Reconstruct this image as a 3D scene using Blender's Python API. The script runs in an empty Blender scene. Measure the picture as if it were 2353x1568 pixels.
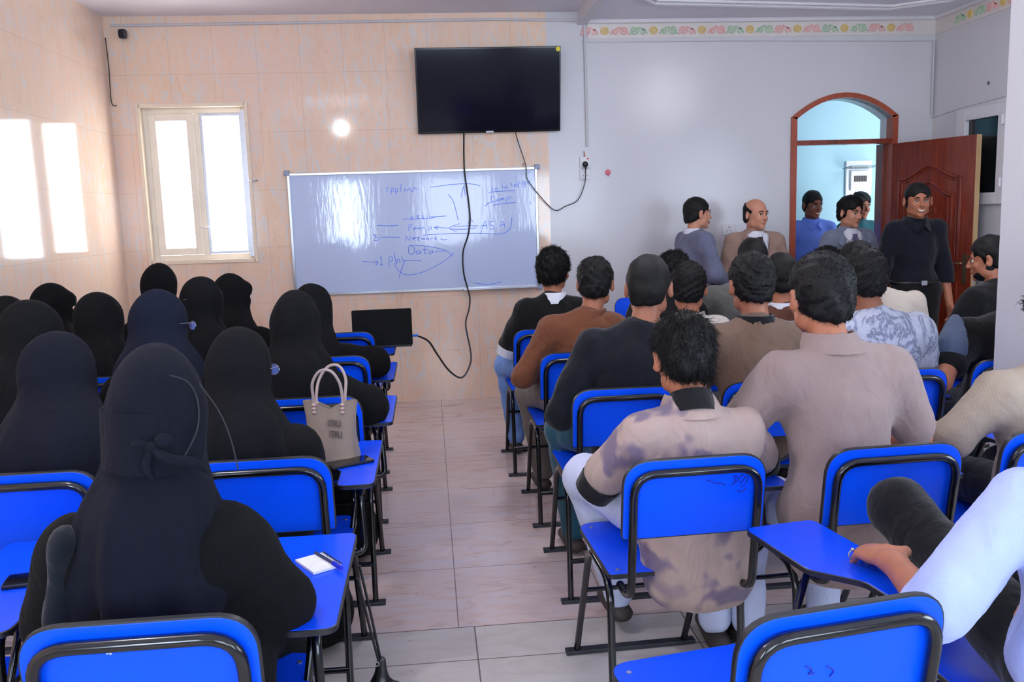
import bpy, math, random
import numpy as np
from mathutils import Vector, Matrix

# ------------------------------------------------------------------ scene, camera, light
S = bpy.context.scene
C = S.collection
W, Hpx, F = 2353, 1568, 2020.0
CX, CY, CAMH = 1176.5, 784.0, 1.55
WALL_Y, LEFT_X, RIGHT_X, BACK_Y = 7.32, -2.42, 4.33, -1.9

def cam_axes(f, vx, vy, roll):
    Fv = np.array([(vx - CX) / f, -(vy - CY) / f, -1.0]); Fv /= np.linalg.norm(Fv)
    u = np.array([-math.sin(roll), math.cos(roll), 0.0])
    U = u + np.array([0, 0, -(u @ Fv) / Fv[2]]); U /= np.linalg.norm(U)
    return np.stack([np.cross(Fv, U), Fv, U], 1)
M = cam_axes(F, 981.2, 494.9, 0.0313)
cd = bpy.data.cameras.new('camera'); cam = bpy.data.objects.new('camera', cd); C.objects.link(cam)
cd.sensor_width = 36.0; cd.lens = F / W * 36.0; cd.clip_start = 0.05; cd.clip_end = 200
Rm = Matrix([[float(M[j][i]) for j in range(3)] for i in range(3)])
cam.matrix_world = Matrix.Translation((0, 0, CAMH)) @ Rm.to_4x4()
S.camera = cam

def ray(px, py):
    return M.T @ np.array([(px - CX) / F, -(py - CY) / F, -1.0])
def atY(px, py, y):
    w = ray(px, py); s = y / w[1]; return Vector((float(w[0] * s), y, float(w[2] * s + CAMH)))
def atZ(px, py, z):
    w = ray(px, py); s = (z - CAMH) / w[2]; return Vector((float(w[0] * s), float(w[1] * s), z))
def atX(px, py, x):
    w = ray(px, py); s = x / w[0]; return Vector((x, float(w[1] * s), float(w[2] * s + CAMH)))

S.view_settings.view_transform = 'Standard'; S.view_settings.look = 'None'
S.view_settings.gamma = 1.0; S.view_settings.use_curve_mapping = False
S.view_settings.exposure = 0.0

world = bpy.data.worlds.new('daylight'); S.world = world; world.use_nodes = True
bg = world.node_tree.nodes['Background']
bg.inputs['Color'].default_value = (0.86, 0.92, 1.0, 1); bg.inputs['Strength'].default_value = 6.0

def area(name, loc, target, sx, sy, power, col):
    l = bpy.data.lights.new(name, 'AREA'); l.shape = 'RECTANGLE'; l.size = sx; l.size_y = sy
    l.energy = power; l.color = col
    o = bpy.data.objects.new(name, l); C.objects.link(o); o.location = loc
    d = Vector(target) - Vector(loc); o.rotation_euler = d.to_track_quat('-Z', 'Y').to_euler()
    return o
# daylight entering through the windows of the rear wall and of the right wall
DAY = (0.62, 0.78, 1.0)
area('rear_daylight_a', (-1.45, -1.85, 1.62), (-1.45, 5, 1.5), 0.56, 1.15, 44, DAY)
area('rear_daylight_b', (0.55, -1.85, 1.62), (0.55, 5, 1.5), 1.3, 1.25, 30, DAY)
area('rear_daylight_c', (2.6, -1.85, 1.62), (2.6, 5, 1.5), 1.5, 1.25, 42, DAY)
area('side_daylight', (4.27, 1.2, 1.75), (0, 2.6, 1.4), 1.7, 1.3, 40, DAY)
area('front_daylight', (-1.80, 7.52, 1.85), (-1.6, 0, 1.2), 0.75, 1.1, 26, (1.0, 0.94, 0.86))
area('hall_daylight', (3.6, 8.35, 2.95), (3.6, 8.3, 0), 1.2, 0.6, 0.6, (0.78, 0.90, 1.0))
def lamp(name, loc, power, col=(0.95, 0.94, 0.98), r=0.026):
    l = bpy.data.lights.new(name, 'POINT'); l.energy = power; l.color = col; l.shadow_soft_size = r
    o = bpy.data.objects.new(name, l); C.objects.link(o); o.location = loc; return o
# left lamp gives the tile glint; right, middle: unseen fills added to brighten ceiling
lamp('globe_lamp_left', (-1.12, 2.05, 2.78), 42); lamp('ceiling_fill_right', (2.7, 4.7, 2.78), 24, r=0.3); lamp('ceiling_fill_middle', (0.75, 3.9, 2.80), 26)

# ------------------------------------------------------------------ helpers
random.seed(7); rng = np.random.default_rng(11)
MT = {}
def lin(c):
    return tuple(((v / 255.0) / 12.92 if v / 255.0 <= 0.04045 else (((v / 255.0) + 0.055) / 1.055) ** 2.4) for v in c) + (1,)
def nodes(name):
    m = bpy.data.materials.new(name); m.use_nodes = True
    nt = m.node_tree; return m, nt, nt.nodes['Principled BSDF']
def sett(b, rough=0.5, spec=0.5, metal=0.0, sheen=0.0, coat=0.0):
    b.inputs['Roughness'].default_value = rough; b.inputs['Specular IOR Level'].default_value = spec
    b.inputs['Metallic'].default_value = metal; b.inputs['Sheen Weight'].default_value = sheen
    b.inputs['Coat Weight'].default_value = coat; b.inputs['Coat Roughness'].default_value = 0.08
def coords(nt, scale=(1, 1, 1), loc=(0, 0, 0), rot=(0, 0, 0)):
    tc = nt.nodes.new('ShaderNodeTexCoord'); mp = nt.nodes.new('ShaderNodeMapping')
    mp.inputs['Scale'].default_value = scale; mp.inputs['Location'].default_value = loc; mp.inputs['Rotation'].default_value = rot
    nt.links.new(tc.outputs['Object'], mp.inputs['Vector']); return mp.outputs['Vector']
def noise(nt, vec, scale, detail=3, rough=0.5, dist=0.0):
    n = nt.nodes.new('ShaderNodeTexNoise'); n.inputs['Scale'].default_value = scale
    n.inputs['Detail'].default_value = detail; n.inputs['Roughness'].default_value = rough; n.inputs['Distortion'].default_value = dist
    nt.links.new(vec, n.inputs['Vector']); return n.outputs['Fac']
def ramp(nt, fac, stops):
    r = nt.nodes.new('ShaderNodeValToRGB'); e = r.color_ramp.elements
    while len(e) < len(stops): e.new(0.5)
    for i, (p, c) in enumerate(stops): e[i].position = p; e[i].color = c
    nt.links.new(fac, r.inputs['Fac']); return r.outputs['Color']
def mix(nt, fac, a, b, mode='MIX'):
    n = nt.nodes.new('ShaderNodeMix'); n.data_type = 'RGBA'; n.blend_type = mode
    for inp, v in ((n.inputs[0], fac), (n.inputs[6], a), (n.inputs[7], b)):
        if hasattr(v, 'is_linked'): nt.links.new(v, inp)
        else: inp.default_value = v
    return n.outputs[2]
def bump(nt, b, h, strength=0.3, dist=0.01):
    n = nt.nodes.new('ShaderNodeBump'); n.inputs['Strength'].default_value = strength; n.inputs['Distance'].default_value = dist
    nt.links.new(h, n.inputs['Height']); nt.links.new(n.outputs['Normal'], b.inputs['Normal'])
def solid(name, rgb, rough=0.5, spec=0.5, metal=0.0, vary=0.06, nscale=30, bmp=0.0, sheen=0.0, coat=0.0):
    if name in MT: return MT[name]
    m, nt, b = nodes(name); sett(b, rough, spec, metal, sheen, coat)
    c = lin(rgb); v = coords(nt); n = noise(nt, v, nscale)
    lo = tuple(x * (1 - vary) for x in c[:3]) + (1,); hi = tuple(min(1, x * (1 + vary)) for x in c[:3]) + (1,)
    nt.links.new(ramp(nt, n, [(0.3, lo), (0.7, hi)]), b.inputs['Base Color'])
    if bmp: bump(nt, b, n, bmp, 0.004)
    MT[name] = m; return m
def cloth(name, rgb, rgb2=None, kind='plain', rough=0.85, weave=260, wr=0.5, sheen=0.15):
    if name in MT: return MT[name]
    m, nt, b = nodes(name); sett(b, rough, 0.25, 0, sheen)
    c = lin(rgb); v = coords(nt)
    n = noise(nt, v, 5, 4, 0.6, 0.6)
    col = ramp(nt, n, [(0.3, tuple(x * 0.9 for x in c[:3]) + (1,)), (0.7, tuple(min(1, x * 1.08) for x in c[:3]) + (1,))])
    if kind == 'blotch':
        p = noise(nt, v, 7.5, 2, 0.5, 0.3)
        col = mix(nt, ramp(nt, p, [(0.53, (0, 0, 0, 1)), (0.60, (1, 1, 1, 1))]), col, lin(rgb2))
    if kind == 'marble':
        p = noise(nt, v, 3.2, 5, 0.65, 2.2)
        col = mix(nt, ramp(nt, p, [(0.46, (0, 0, 0, 1)), (0.50, (1, 1, 1, 1)), (0.54, (0, 0, 0, 1))]), col, lin(rgb2))
    w = noise(nt, coords(nt, (1, 1, 0.35)), weave, 2)
    big = noise(nt, coords(nt, (1, 1, 0.6)), 9, 3, 0.5, 1.2)
    add = nt.nodes.new('ShaderNodeMath'); add.operation = 'MULTIPLY_ADD'; add.inputs[1].default_value = 0.05
    nt.links.new(w, add.inputs[0]); nt.links.new(big, add.inputs[2])
    if kind == 'rib':
        wv = nt.nodes.new('ShaderNodeTexWave'); wv.inputs['Scale'].default_value = 45; wv.bands_direction = 'X'
        nt.links.new(v, wv.inputs['Vector'])
        col = mix(nt, 0.25, col, mix(nt, wv.outputs['Fac'], tuple(x * 0.6 for x in c[:3]) + (1,), c))
    nt.links.new(col, b.inputs['Base Color'])
    bump(nt, b, add.outputs[0], wr, 0.03)
    MT[name] = m; return m

def mesh_from(name, V, Fc, mat=None, smooth=True):
    me = bpy.data.meshes.new(name)
    V = np.asarray(V, dtype=np.float32)
    if isinstance(Fc, np.ndarray):
        n, k = Fc.shape
        me.vertices.add(len(V)); me.vertices.foreach_set('co', V.ravel())
        me.loops.add(n * k); me.loops.foreach_set('vertex_index', Fc.ravel().astype(np.int32))
        me.polygons.add(n); me.polygons.foreach_set('loop_start', np.arange(0, n * k, k, dtype=np.int32))
        me.polygons.foreach_set('use_smooth', np.full(n, smooth))
        me.update(calc_edges=True)
    else:
        me.from_pydata([tuple(float(c) for c in v) for v in V], [], Fc)
        me.polygons.foreach_set('use_smooth', [smooth] * len(me.polygons)); me.update()
    me.validate()
    if mat: me.materials.append(mat)
    return me
def link(name, me, parent=None):
    o = bpy.data.objects.new(name, me); C.objects.link(o)
    if parent: o.parent = parent
    return o
class MB:
    """collects simple solids into one mesh"""
    def __init__(s): s.v = []; s.f = []
    def add(s, V, Fc):
        n = len(s.v); s.v += [tuple(v) for v in V]; s.f += [tuple(i + n for i in f) for f in Fc]; return s
    def box(s, x0, x1, y0, y1, z0, z1, mtx=None):
        V = [Vector((x, y, z)) for x in (x0, x1) for y in (y0, y1) for z in (z0, z1)]
        if mtx: V = [mtx @ v for v in V]
        return s.add(V, [(0, 1, 3, 2), (4, 6, 7, 5), (0, 4, 5, 1), (2, 3, 7, 6), (0, 2, 6, 4), (1, 5, 7, 3)])
    def tube(s, pts, r, seg=10, smooth=True, closed=False, rads=None, sub=5):
        P = [Vector(p) for p in pts]
        if smooth and len(P) > 2:
            Q = []; n = len(P); R2 = []
            rng_ = range(n if closed else n - 1)
            for i in rng_:
                g = (lambda k: P[k % n]) if closed else (lambda k: P[max(0, min(n - 1, k))])
                a, b, c, d = g(i - 1), g(i), g(i + 1), g(i + 2)
                for j in range(sub):
                    t = j / sub
                    Q.append(0.5 * ((2 * b) + (c - a) * t + (2 * a - 5 * b + 4 * c - d) * t * t + (3 * b - a - 3 * c + d) * t ** 3))
                    if rads: R2.append(rads[i] * (1 - t) + rads[min(i + 1, n - 1)] * t)
            if not closed:
                Q.append(P[-1])
                if rads: R2.append(rads[-1])
            P = Q; rads = R2 if rads else None
        n = len(P); V = []; up = None
        for i in range(n):
            if closed: t = (P[(i + 1) % n] - P[i - 1])
            else: t = P[min(i + 1, n - 1)] - P[max(i - 1, 0)]
            if t.length < 1e-9: t = Vector((0, 0, 1))
            t.normalize()
            if up is None:
                up = Vector((0, 0, 1)) if abs(t.z) < 0.9 else Vector((1, 0, 0))
            sd = t.cross(up)
            if sd.length < 1e-6: sd = t.orthogonal()
            sd.normalize(); up = sd.cross(t).normalized()
            rr = rads[i] if rads else r
            for k in range(seg):
                a = 2 * math.pi * k / seg
                V.append(P[i] + (sd * math.cos(a) + up * math.sin(a)) * rr)
        Fc = []
        for i in range(n if closed else n - 1):
            for k in range(seg):
                j = (i + 1) % n
                Fc.append((i * seg + k, i * seg + (k + 1) % seg, j * seg + (k + 1) % seg, j * seg + k))
        if not closed:
            Fc.append(tuple(range(seg - 1, -1, -1))); Fc.append(tuple((n - 1) * seg + k for k in range(seg)))
        return s.add(V, Fc)
    def prism(s, poly, a, b, mtx):
        """poly in local xy, from z=a to z=b, placed with mtx"""
        n = len(poly); V = [mtx @ Vector((x, y, a)) for x, y in poly] + [mtx @ Vector((x, y, b)) for x, y in poly]
        return s.add(V, [tuple(range(n - 1, -1, -1)), tuple(range(n, 2 * n))] + [(i, (i + 1) % n, n + (i + 1) % n, n + i) for i in range(n)])
    def ball(s, c, r, seg=12, rings=8, mtx=None):
        c = Vector(c); r = r if hasattr(r, '__len__') else (r, r, r); V = []; Fc = []
        for i in range(rings + 1):
            th = math.pi * i / rings
            for k in range(seg):
                p = 2 * math.pi * k / seg
                v = Vector((r[0] * math.sin(th) * math.cos(p), r[1] * math.sin(th) * math.sin(p), r[2] * math.cos(th)))
                if mtx: v = mtx @ v
                V.append(c + v)
        for i in range(rings):
            for k in range(seg):
                Fc.append((i * seg + k, (i + 1) * seg + k, (i + 1) * seg + (k + 1) % seg, i * seg + (k + 1) % seg))
        return s.add(V, Fc)
    def build(s, name, mat, parent=None, smooth=False, bevel=0.0):
        me = mesh_from(name, s.v, s.f, mat, smooth)
        o = link(name, me, parent)
        if smooth and not bevel:
            me.set_sharp_from_angle(angle=math.radians(40))
        if bevel:
            b = o.modifiers.new('bevel', 'BEVEL'); b.width = bevel; b.segments = 2; b.limit_method = 'ANGLE'
        return o
def rounded(pts, rads, seg=6):
    """polygon with rounded corners"""
    out = []; n = len(pts)
    for i in range(n):
        p = Vector(pts[i]); a = (Vector(pts[i - 1]) - p); b = (Vector(pts[(i + 1) % n]) - p); r = rads[i]
        if r <= 0: out.append(tuple(p)); continue
        la, lb = a.length, b.length; a.normalize(); b.normalize()
        ang = a.angle(b); d = min(r / math.tan(ang / 2), la * 0.49, lb * 0.49)
        p0 = p + a * d; p1 = p + b * d
        for k in range(seg + 1):
            t = k / seg; out.append(tuple((1 - t) ** 2 * p0 + 2 * t * (1 - t) * p + t * t * p1))
    return out
def empty(name, loc, rz=0.0):
    o = bpy.data.objects.new(name, None); C.objects.link(o); o.location = loc; o.rotation_euler = (0, 0, rz)
    o.empty_display_size = 0.05; return o
def tag(o, label=None, cat=None, group=None, kind=None):
    if label: o['label'] = label
    if cat: o['category'] = cat
    if group: o['group'] = group
    if kind: o['kind'] = kind
    return o
def struct(o): o['kind'] = 'structure'; return o
def kids(o): return [c for c in bpy.data.objects if c.parent == o]
def copy_tree(o, parent=None):
    c = o.copy(); C.objects.link(c); c.parent = parent
    for k in KIDS[o.name]: copy_tree(k, c)
    return c
KIDS = {}
def remember(o):
    KIDS[o.name] = kids(o)
    for k in KIDS[o.name]: remember(k)

# ------------------------------------------------------------------ materials of the room
def m_tile(name, axis):
    m, nt, b = nodes(name); sett(b, 0.07, 0.5)
    tc = nt.nodes.new('ShaderNodeTexCoord'); sp = nt.nodes.new('ShaderNodeSeparateXYZ'); cb = nt.nodes.new('ShaderNodeCombineXYZ')
    nt.links.new(tc.outputs['Object'], sp.inputs[0]); nt.links.new(sp.outputs[axis], cb.inputs[0]); nt.links.new(sp.outputs['Z'], cb.inputs[1])
    mp = nt.nodes.new('ShaderNodeMapping'); mp.inputs['Location'].default_value = (0.945 + 3.35, -2.70 + 4.55, 0)
    nt.links.new(cb.outputs[0], mp.inputs['Vector'])
    br = nt.nodes.new('ShaderNodeTexBrick'); br.offset = 0.0; br.squash = 1.0
    for k, v in (('Scale', 1.0), ('Brick Width', 0.335), ('Row Height', 0.455), ('Mortar Size', 0.0016), ('Mortar Smooth', 0.2)): br.inputs[k].default_value = v
    nt.links.new(mp.outputs[0], br.inputs['Vector'])
    mp2 = nt.nodes.new('ShaderNodeMapping'); mp2.inputs['Scale'].default_value = (3.4, 1.0, 1); mp2.inputs['Rotation'].default_value = (0, 0, 0.12)
    nt.links.new(cb.outputs[0], mp2.inputs['Vector'])
    n1 = noise(nt, mp2.outputs[0], 2.6, 4, 0.6, 0.7); n2 = noise(nt, mp2.outputs[0], 4.2, 5, 0.66, 1.9)
    n3 = noise(nt, cb.outputs[0], 0.9, 2)
    base = ramp(nt, n1, [(0.35, lin((244, 214, 190))), (0.52, lin((240, 208, 180))), (0.7, lin((232, 214, 200)))])
    gray = ramp(nt, n2, [(0.52, (0, 0, 0, 1)), (0.60, (0.85, 0.85, 0.85, 1))])
    col = mix(nt, gray, base, lin((224, 220, 216)))
    vein = ramp(nt, n2, [(0.36, (0.26, 0.26, 0.26, 1)), (0.40, (0, 0, 0, 1))])
    col = mix(nt, vein, col, lin((214, 172, 146)))
    pk = ramp(nt, n3, [(0.4, (0, 0, 0, 1)), (0.65, (0.5, 0.5, 0.5, 1))])
    col = mix(nt, pk, col, lin((240, 208, 194)))
    grout = nt.nodes.new('ShaderNodeMath'); grout.operation = 'MULTIPLY'; grout.inputs[1].default_value = 0.32
    nt.links.new(br.outputs['Fac'], grout.inputs[0])
    col = mix(nt, grout.outputs[0], col, lin((150, 120, 105)))
    nt.links.new(col, b.inputs['Base Color'])
    wob = noise(nt, cb.outputs[0], 3.0, 2)
    bump(nt, b, wob, 0.03, 0.01)
    return m
def m_floor(name, lo, mid, hi, w, h, ox, oy, mortar=0.002):
    m, nt, b = nodes(name); sett(b, 0.22, 0.5)
    v = coords(nt, loc=(ox, oy, 0))
    br = nt.nodes.new('ShaderNodeTexBrick'); br.offset = 0.0
    for k, q in (('Scale', 1.0), ('Brick Width', w), ('Row Height', h), ('Mortar Size', mortar), ('Mortar Smooth', 0.1)): br.inputs[k].default_value = q
    nt.links.new(v, br.inputs['Vector'])
    n1 = noise(nt, coords(nt, (1, 3.2, 1)), 3.2, 6, 0.68, 1.2); n2 = noise(nt, coords(nt), 0.8, 3)
    col = ramp(nt, n1, [(0.34, lin(lo)), (0.47, lin(mid)), (0.62, lin(hi))])
    col = mix(nt, ramp(nt, n2, [(0.35, (0, 0, 0, 1)), (0.7, (0.55, 0.55, 0.55, 1))]), col, lin(hi))
    dirt = ramp(nt, noise(nt, coords(nt), 11, 6, 0.7, 0.4), [(0.28, (0.6, 0.6, 0.6, 1)), (0.36, (0, 0, 0, 1))])
    col = mix(nt, dirt, col, lin((120, 92, 78)))
    g = nt.nodes.new('ShaderNodeMath'); g.operation = 'MULTIPLY'; g.inputs[1].default_value = 0.75
    nt.links.new(br.outputs['Fac'], g.inputs[0])
    nt.links.new(mix(nt, g.outputs[0], col, lin((78, 62, 55))), b.inputs['Base Color'])
    bump(nt, b, n1, 0.02, 0.01)
    return m
tileX, tileY = m_tile('marbled_tile_front', 'X'), m_tile('marbled_tile_left', 'Y')
paint = solid('white_gloss_paint', (214, 214, 218), 0.22, 0.5, vary=0.02, nscale=1.5, bmp=0.06)
ceilm = solid('ceiling_paint', (242, 240, 250), 0.8, 0.2, vary=0.03, nscale=1.2)
white_pl = solid('white_plastic', (226, 226, 230), 0.35, 0.5, vary=0.02)
alu = solid('brushed_aluminium', (196, 200, 208), 0.3, 0.5, 0.85, vary=0.04)
pvc = solid('cream_window_plastic', (246, 236, 220), 0.35, vary=0.05, nscale=6)
wood = None
def m_wood(name, a, b_, rough=0.22):
    m, nt, b = nodes(name); sett(b, rough, 0.5, coat=0.3)
    n = noise(nt, coords(nt, (9, 9, 0.8)), 4, 6, 0.6, 0.5)
    nt.links.new(ramp(nt, n, [(0.3, lin(a)), (0.7, lin(b_))]), b.inputs['Base Color']); bump(nt, b, n, 0.05, 0.004); return m
wood = m_wood('varnished_mahogany', (104, 34, 18), (146, 56, 30)); wood_or = m_wood('orange_brown_frame', (150, 62, 34), (176, 78, 44), 0.4)
wood_raw = m_wood('pale_raw_edge', (196, 160, 112), (214, 180, 132), 0.6)
cyan = solid('pale_cyan_paint', (158, 196, 208), 0.5, vary=0.02, nscale=2)
blk = solid('black_plastic', (22, 22, 25), 0.35, vary=0.1)
def flat(name, rgb, rough=0.5): return solid(name, rgb, rough, vary=0.02)

# ------------------------------------------------------------------ room shell
X0, X1 = LEFT_X, RIGHT_X
CL, CR = 3.14, 3.07      # ceiling heights, left and right bay
BX = 1.31                # where the tiled bay ends and the ceiling steps
TX = 1.02                # tiles end / white paint starts
T = 0.2
# front wall with holes: window and arched doorway
wx0, wx1, wz0, wz1 = -2.21, -1.40, 1.245, 2.455
dx0, dx1, dzs, dzt = 3.12, 3.97, 2.25, 2.42
def wall_with_holes(name, mat, segs):
    b = MB()
    for s in segs: b.box(*s)
    return struct(b.build(name, mat))
wall_with_holes('wall_front', tileX, [(X0 - T, wx0, 7.32, 7.52, 0, CL), (wx0, wx1, 7.32, 7.52, 0, wz0), (wx0, wx1, 7.32, 7.52, wz1, CL), (wx1, TX, 7.32, 7.52, 0, CL)])
b = MB()
b.box(TX, dx0, 7.32, 7.52, 0, CL); b.box(dx1, X1 + T, 7.32, 7.52, 0, CL)
arc = [(dx0 + (dx1 - dx0) * i / 16, dzs + (dzt - dzs) * (1 - ((i / 8) - 1) ** 2)) for i in range(17)]
for i in range(16):
    (xa, za), (xb, zb) = arc[i], arc[i + 1]
    V = [(xa, 7.32, za), (xb, 7.32, zb), (xb, 7.32, CL), (xa, 7.32, CL), (xa, 7.52, za), (xb, 7.52, zb), (xb, 7.52, CL), (xa, 7.52, CL)]
    b.add([Vector(v) for v in V], [(0, 1, 2, 3), (7, 6, 5, 4), (0, 4, 5, 1)])
struct(b.build('wall_front_right', paint))
struct(MB().box(X0 - T, X0, BACK_Y, 7.32, 0, CL).build('wall_left', tileY))
# right wall with its dark window
rwy0, rwy1, rwz0, rwz1 = 6.33, 6.86, 1.53, 2.22
b = MB(); b.box(X1, X1 + T, 2.2, rwy0, 0, CL); b.box(X1, X1 + T, rwy1, 7.32, 0, CL); b.box(X1, X1 + T, rwy0, rwy1, 0, rwz0); b.box(X1, X1 + T, rwy0, rwy1, rwz1, CL)
b.box(X1, X1 + T, BACK_Y, 0.2, 0, CL); b.box(X1, X1 + T, 0.2, 2.2, 0, 1.0); b.box(X1, X1 + T, 0.2, 2.2, 2.5, CL)
struct(b.build('wall_right', paint))
# rear wall behind the camera with three windows
b = MB(); ys = (BACK_Y - T, BACK_Y)
holes = [(-1.85, -1.05), (-0.15, 1.25), (1.8, 3.4)]
xs_ = [X0 - T] + [v for h in holes for v in h] + [X1 + T]
for i in range(0, len(xs_), 2): b.box(xs_[i], xs_[i + 1], *ys, 0, CL)
for h in holes: b.box(*h, *ys, 0, 0.98); b.box(*h, *ys, 2.27, CL)
struct(b.build('wall_back', paint))
fl = m_floor('pink_marbled_floor_tile', (196, 162, 150), (216, 190, 180), (214, 200, 202), 0.592, 0.565, 0.542, -3.15 + 0.0 + 5.65, 0.0022)
fl2 = m_floor('grey_beige_floor_tile', (190, 180, 172), (200, 190, 182), (206, 198, 194), 0.80, 0.40, -0.11 + 8.0, 0.30 + 4.0, 0.003)
struct(MB().box(X0 - T, X1 + T, 3.15, 7.32, -0.1, 0.0).build('floor', fl))
struct(MB().box(X0 - T, X1 + T, BACK_Y - T, 3.149, -0.1, -0.0015).build('floor_rear', fl2))
struct(MB().box(X0 - T, BX, BACK_Y - T, 7.52, CL, CL + 0.12).build('ceiling', ceilm))
struct(MB().box(BX, X1 + T, BACK_Y - T, 7.52, CR, CR + 0.19).build('ceiling_right', ceilm))
trim_m = solid('white_plaster_trim', (226, 224, 228), 0.6, vary=0.02)
struct(MB().box(BX - 0.03, BX + 0.04, BACK_Y, 7.32, CR - 0.035, CL).build('trim_1', trim_m))
struct(MB().tube([(BX + 0.04, 7.3, CR - 0.01), (X1, 7.3, CR - 0.01)], 0.022, 8, False).build('trim_2', trim_m, smooth=True))
struct(MB().tube([(X1 - 0.02, 7.3, CR - 0.01), (X1 - 0.02, BACK_Y, CR - 0.01)], 0.022, 8, False).build('trim_3', trim_m, smooth=True))
# raised plaster tray moulding on the right ceiling
pts = [atZ(1420, -40, CR - 0.012), atZ(1505, 5, CR - 0.012), atZ(2040, 18, CR - 0.012), atZ(2185, -2, CR - 0.012), atZ(2330, -60, CR - 0.012)]
struct(MB().tube(pts, 0.022, 8, False).build('trim_4', trim_m, smooth=True))
struct(MB().tube([p + Vector((0, -0.07, 0)) for p in pts], 0.012, 8, False).build('trim_5', trim_m, smooth=True))
# window reveal + skirting
rev = solid('window_reveal_cream', (240, 222, 200), 0.4, vary=0.05)
b = MB(); e = 0.022
for s in ((wx0 - e, wx0, wz0 - e, wz1 + e), (wx1, wx1 + e, wz0 - e, wz1 + e), (wx0, wx1, wz1, wz1 + e), (wx0, wx1, wz0 - e, wz0)):
    b.box(s[0] - (.004 if s[0] >= wx1 - .001 else 0), s[1] + (.004 if s[1] <= wx0 + .001 else 0), 7.305, 7.388, s[2] - (.004 if s[2] >= wz1 - .001 else 0), s[3] + (.004 if s[3] <= wz0 + .001 else 0))
struct(b.build('trim_6', rev))

# window 1 (front wall)
glassm, nt, bb = nodes('clear_glass'); sett(bb, 0.02, 0.5); bb.inputs['Transmission Weight'].default_value = 1.0; bb.inputs['IOR'].default_value = 1.05
bb.inputs['Base Color'].default_value = (0.96, 0.98, 1, 1)
w1 = struct(empty('window_1', ((wx0 + wx1) / 2, 7.40, wz0)))
def rel(o, *p): return [(q[0] - o.location.x, q[1] - o.location.y, q[2] - o.location.z) for q in p]
def frame_box(mb, x0, x1, z0, z1, w, y0, y1):
    mb.box(x0, x0 + w, y0, y1, z0, z1); mb.box(x1 - w, x1, y0, y1, z0, z1); mb.box(x0 + w, x1 - w, y0, y1, z0, z0 + w); mb.box(x0 + w, x1 - w, y0, y1, z1 - w, z1)
hw = (wx1 - wx0) / 2; hh = wz1 - wz0
fb = MB(); frame_box(fb, -hw, hw, 0, hh, 0.045, -0.01, 0.06); fb.box(-0.012, 0.03, -0.008, 0.06, 0.045, hh - 0.045); fb.build('window_frame', pvc, w1, bevel=0.004)
sb = MB(); frame_box(sb, -hw + 0.047, -0.014, 0.047, hh - 0.047, 0.055, -0.025, 0.02)
sash = sb.build('sash', pvc, w1, bevel=0.004)
MB().box(-hw + 0.10, -0.067, -0.004, 0.004, 0.10, hh - 0.10).build('pane', glassm, sash)
sb = MB(); frame_box(sb, 0.032, hw - 0.047, 0.047, hh - 0.047, 0.02, 0.0, 0.04); s2 = sb.build('sash', alu, w1)
MB().box(0.05, hw - 0.065, 0.015, 0.022, 0.065, hh - 0.065).build('pane', glassm, s2)
MB().box(hw - 0.05, hw - 0.012, -0.03, -0.01, 0.02, hh - 0.03).build('side_rail', alu, w1)
MB().tube([(-0.03, -0.03, hh * 0.22), (0.02, -0.05, hh * 0.215), (0.06, -0.05, hh * 0.21)], 0.006, 8).build('window_latch', white_pl, w1, True)
# window 2 (right wall, dark glass)
w2 = struct(empty('window_2', (X1, (rwy0 + rwy1) / 2, rwz0)))
b = MB(); L2 = (rwy1 - rwy0) / 2; H2 = rwz1 - rwz0
for s in ((-L2 - 0.03, -L2 + 0.06, -0.03, H2 + 0.03), (L2 - 0.06, L2 + 0.06, -0.03, H2 + 0.03), (-L2 + 0.06, L2 - 0.06, H2 - 0.06, H2 + 0.03), (-L2 + 0.06, L2 - 0.06, -0.03, 0.06)):
    b.box(-0.035, 0.05, s[0], s[1], s[2], s[3])
b.build('window_frame', white_pl, w2, bevel=0.005)
dark = solid('dark_glass', (14, 26, 30), 0.08, 0.6, vary=0.15, nscale=3)
MB().box(0.0, 0.02, -L2 + 0.05, L2 - 0.05, 0.05, H2 - 0.05).build('pane', dark, w2)
for z in (0.1, H2 - 0.13): MB().tube([(-0.045, -L2 - 0.01, z), (-0.045, -L2 - 0.01, z + 0.07)], 0.01, 8, False).build('hinge', white_pl, w2, True)
# windows of the rear and side wall (seen only in reflections)
for n, (a, c_) in zip((3, 4, 5), holes):
    w = struct(empty('window_%d' % n, ((a + c_) / 2, BACK_Y - 0.1, 0.98))); q = (c_ - a) / 2
    fb = MB(); frame_box(fb, -q, q, 0, 1.29, 0.05, -0.03, 0.03); fb.box(-0.02, 0.02, -0.03, 0.03, 0.05, 1.24); fb.build('window_frame', white_pl, w)
    MB().box(-q + 0.05, q - 0.05, -0.006, 0.0, 0.05, 1.24).build('pane', glassm, w)
w = struct(empty('window_6', (X1 + 0.1, 1.2, 1.0))); fb = MB(); fb.box(-0.03, 0.03, -1, 1, 0, 0.05); fb.box(-0.03, 0.03, -1, 1, 1.45, 1.5); fb.box(-0.03, 0.03, -1, -0.95, 0.05, 1.45); fb.box(-0.03, 0.03, 0.95, 1, 0.05, 1.45); fb.box(-0.03, 0.03, -0.02, 0.02, 0.05, 1.45); fb.build('window_frame', white_pl, w)
MB().box(-0.004, 0.004, -0.95, 0.95, 0.05, 1.45).build('pane', glassm, w)

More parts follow.
